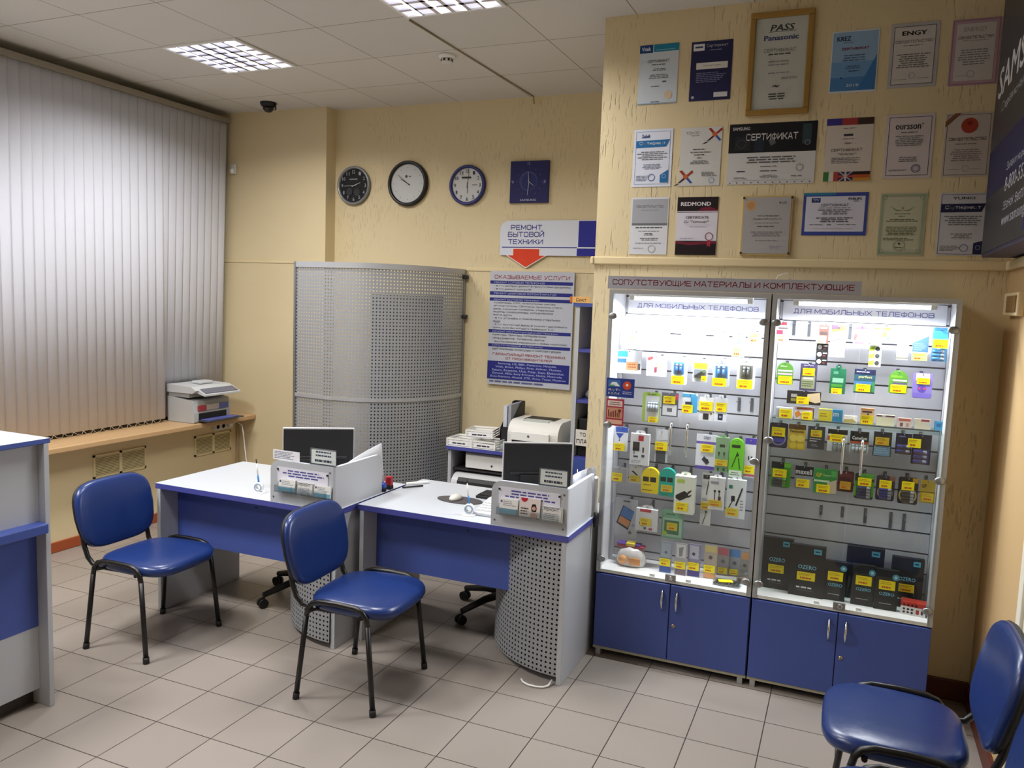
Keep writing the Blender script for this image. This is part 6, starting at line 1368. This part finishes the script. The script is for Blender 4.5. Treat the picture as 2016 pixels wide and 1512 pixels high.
# ---- glass shelf goods
SZ = 1.3295
SG = 'small boxes on the glass shelf'
def shelfbox(label, bb, col, ops, tg=None, d=.03): return goods(label, 'box', bb, col, ops, 'rect', tg, None, t=d, name='small_carton', stand=SZ, group=SG)
shelfbox('white box with a yellow tag at the left end of the glass shelf', (1528, 801, 1560, 823), '#D4D6D8', [('r', .0, .1, .2, .9, '#A8AAB0')], (.2, .12, .96, .92))
shelfbox('red and white box with a yellow tag, second on the glass shelf', (1564, 800, 1602, 825), '#E0D4CC', [('p', [(0, .5), (.2, .3), (.35, .6), (.1, .9)], '#D8843A'), ('r', .1, .05, .9, .2, '#A84A44'), ('r', .92, .1, 1, .9, '#5A3A3A')], (.38, .36, .94, .98))
shelfbox('yellow box, third on the glass shelf', (1611, 804, 1637, 827), '#E8D838', [('l', .1, .3, .8, .7, 2, '#A8922A'), ('r', .0, .0, 1, .12, '#C8D0B0')])
shelfbox('cyan box with white letter beside the yellow box on the glass shelf', (1638, 806, 1658, 829), '#3A9AC8', [('t', 'm', .1, .25, .6, .55, '#E8F0F4', .02)])
shelfbox('low white packet with an olive edge on the glass shelf', (1661, 815, 1687, 829), '#E2DED0', [('p', [(0, .5), (.7, .4), (1, .9), (0, .95)], '#A89A5A')], d=.04)
shelfbox('tall peach box with a yellow tag on the glass shelf', (1693, 800, 1719, 831), '#E0B890', [('r', .1, .16, .85, .26, '#3A2A26'), ('d', .55, .35, .07, '#3A2A26'), ('r', .0, .0, 1, .1, '#C88A5A')], (.02, .42, .96, .98))
shelfbox('cream box with a violet edge on the glass shelf', (1724, 812, 1760, 833), '#E8E4C0', [('r', .0, .0, 1, .16, '#6A4A5A'), ('r', .3, .04, .5, .12, '#E8E8E8')])
shelfbox('pale red and white low box on the glass shelf', (1765, 818, 1794, 836), '#E0CCC0', [('r', .1, .05, .9, .3, '#C86A5A'), ('r', .2, .5, .4, .9, '#7A5A5A'), ('r', .6, .5, .8, .9, '#B89A8A')])
shelfbox('cream low box with a red corner on the glass shelf', (1799, 820, 1831, 839), '#EAE2C4', [('r', .4, .0, .9, .22, '#A83A58'), ('p', [(.7, .4), (1, .3), (1, .8)], '#D8DCE0')])
shelfbox('cyan corner box at the right end of the glass shelf', (1839, 823, 1854, 840), '#4AA4D0', [('r', .2, .2, .8, .6, '#2A7AB0')])
# ---- row under the glass shelf
goods('dark violet battery blister, first in the row under the glass shelf', 'battery pack', (1513, 832, 1549, 881), '#2A2840', [('o', .5, .62, .42, '#8A84B0'), ('r', .2, .62, .8, .78, '#4A4AA8')], 'rr', (.12, .18, .85, .54), group=GR)
goods('gold pack of round cells in the row under the glass shelf', 'battery pack', (1550, 835, 1584, 885), '#C8A83A', [('r', .0, .0, 1, .2, '#5A3A1E'), ('t', 'Panasonic', .1, .22, .9, .32, '#3A2A1A', .02), ('d', .3, .55, .22, '#E0C85A'), ('d', .72, .55, .22, '#E0C85A'), ('d', .3, .84, .2, '#D8BC3A'), ('d', .72, .84, .2, '#D8BC3A')], 'rr', group=GR)
goods('dark grey card with white print in the row under the glass shelf', 'battery pack', (1588, 839, 1622, 884), '#3A3A42', [('l', .15, .5, .8, .7, 2, '#C9CACC'), ('l', .25, .76, .75, .9, 2, '#8A8A92'), ('d', .45, .08, .05, '#D8D8DC')], 'rect', (.18, .16, .82, .46, '#D8C42A'), group=GR)
goods('black-topped card with white cells and orange corner under the glass shelf', 'battery pack', (1627, 845, 1666, 889), '#D0D0D0', [('r', 0, 0, 1, .22, '#1E1C20'), ('r', .0, .30, .2, .5, '#C85A2A'), ('d', .12, .26, .07, '#D8D8DC'), ('r', .0, .56, 1, .98, '#C4C6C8')], 'rr', (.12, .2, .84, .54), (.3, .6, .95, .95, 'bat', '#B8BABC', 3), group=GR)
goods('black and white camera brand card with orange band under the glass shelf', 'battery pack', (1671, 849, 1708, 894), '#CFCFD0', [('r', 0, 0, 1, .44, '#1A181C'), ('t', 'Camelion', .12, .22, .9, .36, '#E4E4E6', .02), ('r', 0, .44, 1, .54, '#A84A2A')], 'round', None, (.1, .58, .9, .94, 'bat', '#BFC0C2', 4), group=GR)
goods('black card with clear blue cells under the glass shelf', 'battery pack', (1717, 850, 1753, 898), '#26262E', [('r', .05, .58, .95, .98, '#6A8AA0'), ('l', .1, .62, .9, .9, 3, '#8AA8BC')], 'rect', (.1, .22, .86, .54, '#D0A82A'), group=GR)
goods('black and navy double card with violet cells under the glass shelf', 'battery pack', (1761, 853, 1793, 894), '#24223A', [('l', .2, .1, .8, .2, 1, '#8A8AB0'), ('r', .05, .55, .95, .7, '#4A48A0'), ('r', .05, .76, .95, .92, '#5A58B0')], 'rect', None, (.1, .5, .9, .95, 'hbat', '#3E3C90', 2), group=GR)
goods('tall navy card with stacked violet cells and yellow tag under the glass shelf', 'battery pack', (1792, 855, 1830, 914), '#23222E', [('r', .1, .5, .9, .98, '#3A3A90')], 'rect', (-.25, .14, .44, .44), (.1, .5, .8, .96, 'hbat', '#4242A8', 3), group=GR)
# ---- next row
goods('green and black battery card, first in the lowest battery row', 'battery pack', (1516, 909, 1555, 959), '#4A9A2A', [('r', .0, .0, .65, .25, '#1E1E22'), ('r', .65, .05, .98, .2, '#6AB83A'), ('r', .1, .68, .8, .96, '#2A3A5A')], 'rr', (.1, .26, .8, .58), (.15, .62, .78, .96, 'hbat', '#2A2E48', 3, '#6AB83A'), group=GR)
goods('black and clear card with white lowercase name in the lowest battery row', 'battery pack', (1563, 917, 1599, 962), '#8E9298', [('r', .0, .0, 1, .42, '#1C1C22'), ('t', 'maxell', .04, .14, .92, .36, '#E8E8EA', .02), ('r', .1, .56, .9, .96, '#A8ACB4')], 'rect', (.1, .58, .82, .94), group=GR)
goods('bright green and white card in the lowest battery row', 'battery pack', (1600, 923, 1645, 971), '#3A9A4A', [('t', 'GP', .1, .18, .34, .34, '#E8C83A', .03), ('t', 'Super', .4, .2, .75, .32, '#C8E8B0', .01), ('r', .0, .46, .7, .54, '#C8E4C0'), ('p', [(.6, .55), (1, .4), (1, .98), (.6, .98)], '#C8B8A0'), ('r', .75, .05, .98, .3, '#5AB85A')], 'rect', (.14, .64, .74, .98), group=GR)
goods('dark red-brown card in the lowest battery row', 'battery pack', (1647, 927, 1679, 968), '#4A2226', [('r', .1, .1, .9, .3, '#6A3034'), ('d', .5, .08, .05, '#D8C8C8')], 'rr', (.16, .5, .84, .88, '#C89A2A'), group=GR)
goods('black and green card with striped blue cells in the lowest battery row', 'battery pack', (1680, 932, 1718, 982), '#2A3A26', [('r', .2, .0, .98, .2, '#5AA83A'), ('r', .0, .3, .1, .9, '#5AA82A'), ('r', .88, .3, 1, .9, '#5AA82A')], 'rr', (.15, .14, .86, .46), (.14, .5, .84, .96, 'hbat', '#2A3070', 4, '#C8CCD0'), group=GR)
goods('copper-topped card with deep blue cells in the lowest battery row', 'battery pack', (1722, 936, 1759, 985), '#3A3038', [('r', .7, .0, .98, .2, '#8A5A4A'), ('o', .5, .68, .42, '#A89A8A')], 'rr', (.16, .16, .82, .48), (.2, .5, .84, .94, 'hbat', '#2A2E9A', 4, '#B8BAC8'), group=GR)
goods('gold-ringed card with silver cells in the lowest battery row', 'battery pack', (1765, 939, 1805, 992), '#2A2628', [('r', .7, .02, .98, .2, '#C89A2A'), ('o', .5, .68, .45, '#C8B06A')], 'rr', (.16, .14, .78, .46), (.2, .5, .8, .94, 'hbat', '#3A3A3E', 4, '#D8D8DA'), group=GR)
goods('gold card with two dark letters at the end of the lowest battery row', 'battery pack', (1809, 945, 1839, 990), '#B89A2E', [('t', 'GP', .08, .18, .4, .34, '#3A2E1A', .03), ('r', .0, .5, 1, .55, '#8A6E1E')], 'rect', (.14, .56, .92, .94, '#D8B82A'), group=GR)
for i, (px_, py_, pl) in enumerate(((1617, 998, .05), (1659, 1001, .055), (1704, 1006, .075), (1754, 1014, .08), (1780, 1018, .085))):
    q = at(px_, py_, y=YSL); hook(q.x, q.z, 'empty metal hook on the bare lower slatwall, %s from the left' % ('first', 'second', 'third', 'fourth', 'fifth')[i], 1.99, pl)
# ---- black cosmetic style boxes on the right showcase floor
def darkbox(label, bb, big, d=.028, yy=None, tg=True, name_=True):
    cx = (bb[0]+bb[2])/2
    if yy is None: c = at(cx, bb[3], z=FZ); yy = min(2.02, max(1.9, c.y))
    w, h, X, zb = size(bb, yy); h = max(h, at(cx, bb[1], y=yy).z-FZ)
    T = thing('black_carton', label, 'box', (X, yy, FZ), 0, 'black boxes on the right showcase floor')
    P = Print(w, h, d, mat('#1B1D20', .5))
    if big:
        if tg is not None: P.rect(.66, .05, .88, .15, '#5AAECC'); P.lines(.7, .07, .85, .13, 1, '#1E4A5E', 2, .5)
        if name_: P.text('OZERO', .24, .385, .76, .46, '#86CCE4', .015); P.lines(.22, .80, .85, .85, 1, '#D8D8DA', 4, .6, False, .2); P.rect(.26, .875, .72, .885, '#6A6C70')
        P.rect(0, .49, 1, .495, '#4A4C50')
    else:
        P.disc(.86, .16, .15, '#5AA4C4'); P.disc(.86, .16, .06, '#BFE0EC'); P.text('OZERO', .2, .56, .85, .635, '#7CC4DE', .015); P.rect(.22, .83, .75, .845, '#A8AAAC')
    o = P.build('carton', T, local=True); o.location = (-w/2, 0, 0)
    if tg: price(T, w, h, (.22, .52, .74, .68, '#EEDC1E') if big else (.16, .26, .86, .49, '#F2E018'), -d-.002)
    return T
darkbox('large black box at the left end of the right showcase floor', (1497, 1063, 1556, 1163), True, .03, 1.985, True)
darkbox('large black box overlapping the leftmost one, blue corner square', (1551, 1071, 1620, 1171), True, .03, 1.945)
darkbox('small black box with a blue dot, left of the metal lock', (1619, 1104, 1662, 1181), False, .025, 1.95)
darkbox('large black box standing behind the two middle small black boxes', (1659, 1083, 1733, 1186), True, .03, 2.03, False, False)
darkbox('small black box with a blue dot, just right of the lock', (1673, 1112, 1718, 1191), False, .025, 1.945)
darkbox('small black box with a blue dot nearest the red and white box', (1718, 1121, 1764, 1200), False, .025, 1.935)
darkbox('large black box at the right end behind the red and white box', (1748, 1095, 1812, 1190), True, .03, 2.02)
c = at(1797, 1213, z=FZ)
t = thing('small_carton', 'red and white box with black dots in the right corner of the showcase', 'box', (c.x, 1.925, FZ), -.12)
P = Print(.105, .06, .06, '#DEDCDA')
P.rect(0, 0, 1, .34, '#B8382C'); [P.disc(.14+.16*i, .22+.0*i, .05, '#26201E', 12) for i in range(4)]; [P.disc(.14+.16*i, q, .05, '#2A2628', 12) for i in range(3) for q in (.55, .8)]; P.rect(.62, .5, .74, .85, '#B03A30'); P.rect(.82, .52, .9, .82, '#4A3A3A')
P.box((0, -.06, .06), (.105, 0, .0605), pm('#B8382C')); o = P.build('carton', t, local=True); o.location = (-.05, .03, 0)

# =================================================================== CAMERA, WORLD, COLOUR
cam = bpy.data.cameras.new('camera'); cam.sensor_width = 36; cam.sensor_fit = 'HORIZONTAL'; cam.lens = FPX/2016*36; cam.clip_start = .02
co = bpy.data.objects.new('camera', cam); COL.objects.link(co)
M3 = Matrix((RT, UP, -FW)).transposed(); co.matrix_world = Matrix.Translation(CAM) @ M3.to_4x4()
sc.camera = co
wd = bpy.data.worlds.new('world'); sc.world = wd; wd.use_nodes = True
wd.node_tree.nodes['Background'].inputs[0].default_value = (.02, .022, .03, 1); wd.node_tree.nodes['Background'].inputs[1].default_value = 1
vs_ = sc.view_settings; vs_.view_transform = 'Standard'; vs_.look = 'None'; vs_.gamma = 1; vs_.use_curve_mapping = False; vs_.exposure = EXPO
sc.cycles.use_denoising = True; sc.cycles.max_bounces = 7; sc.cycles.diffuse_bounces = 4; sc.cycles.glossy_bounces = 3; sc.cycles.transparent_max_bounces = 14
sc.cycles.caustics_reflective = False; sc.cycles.caustics_refractive = False
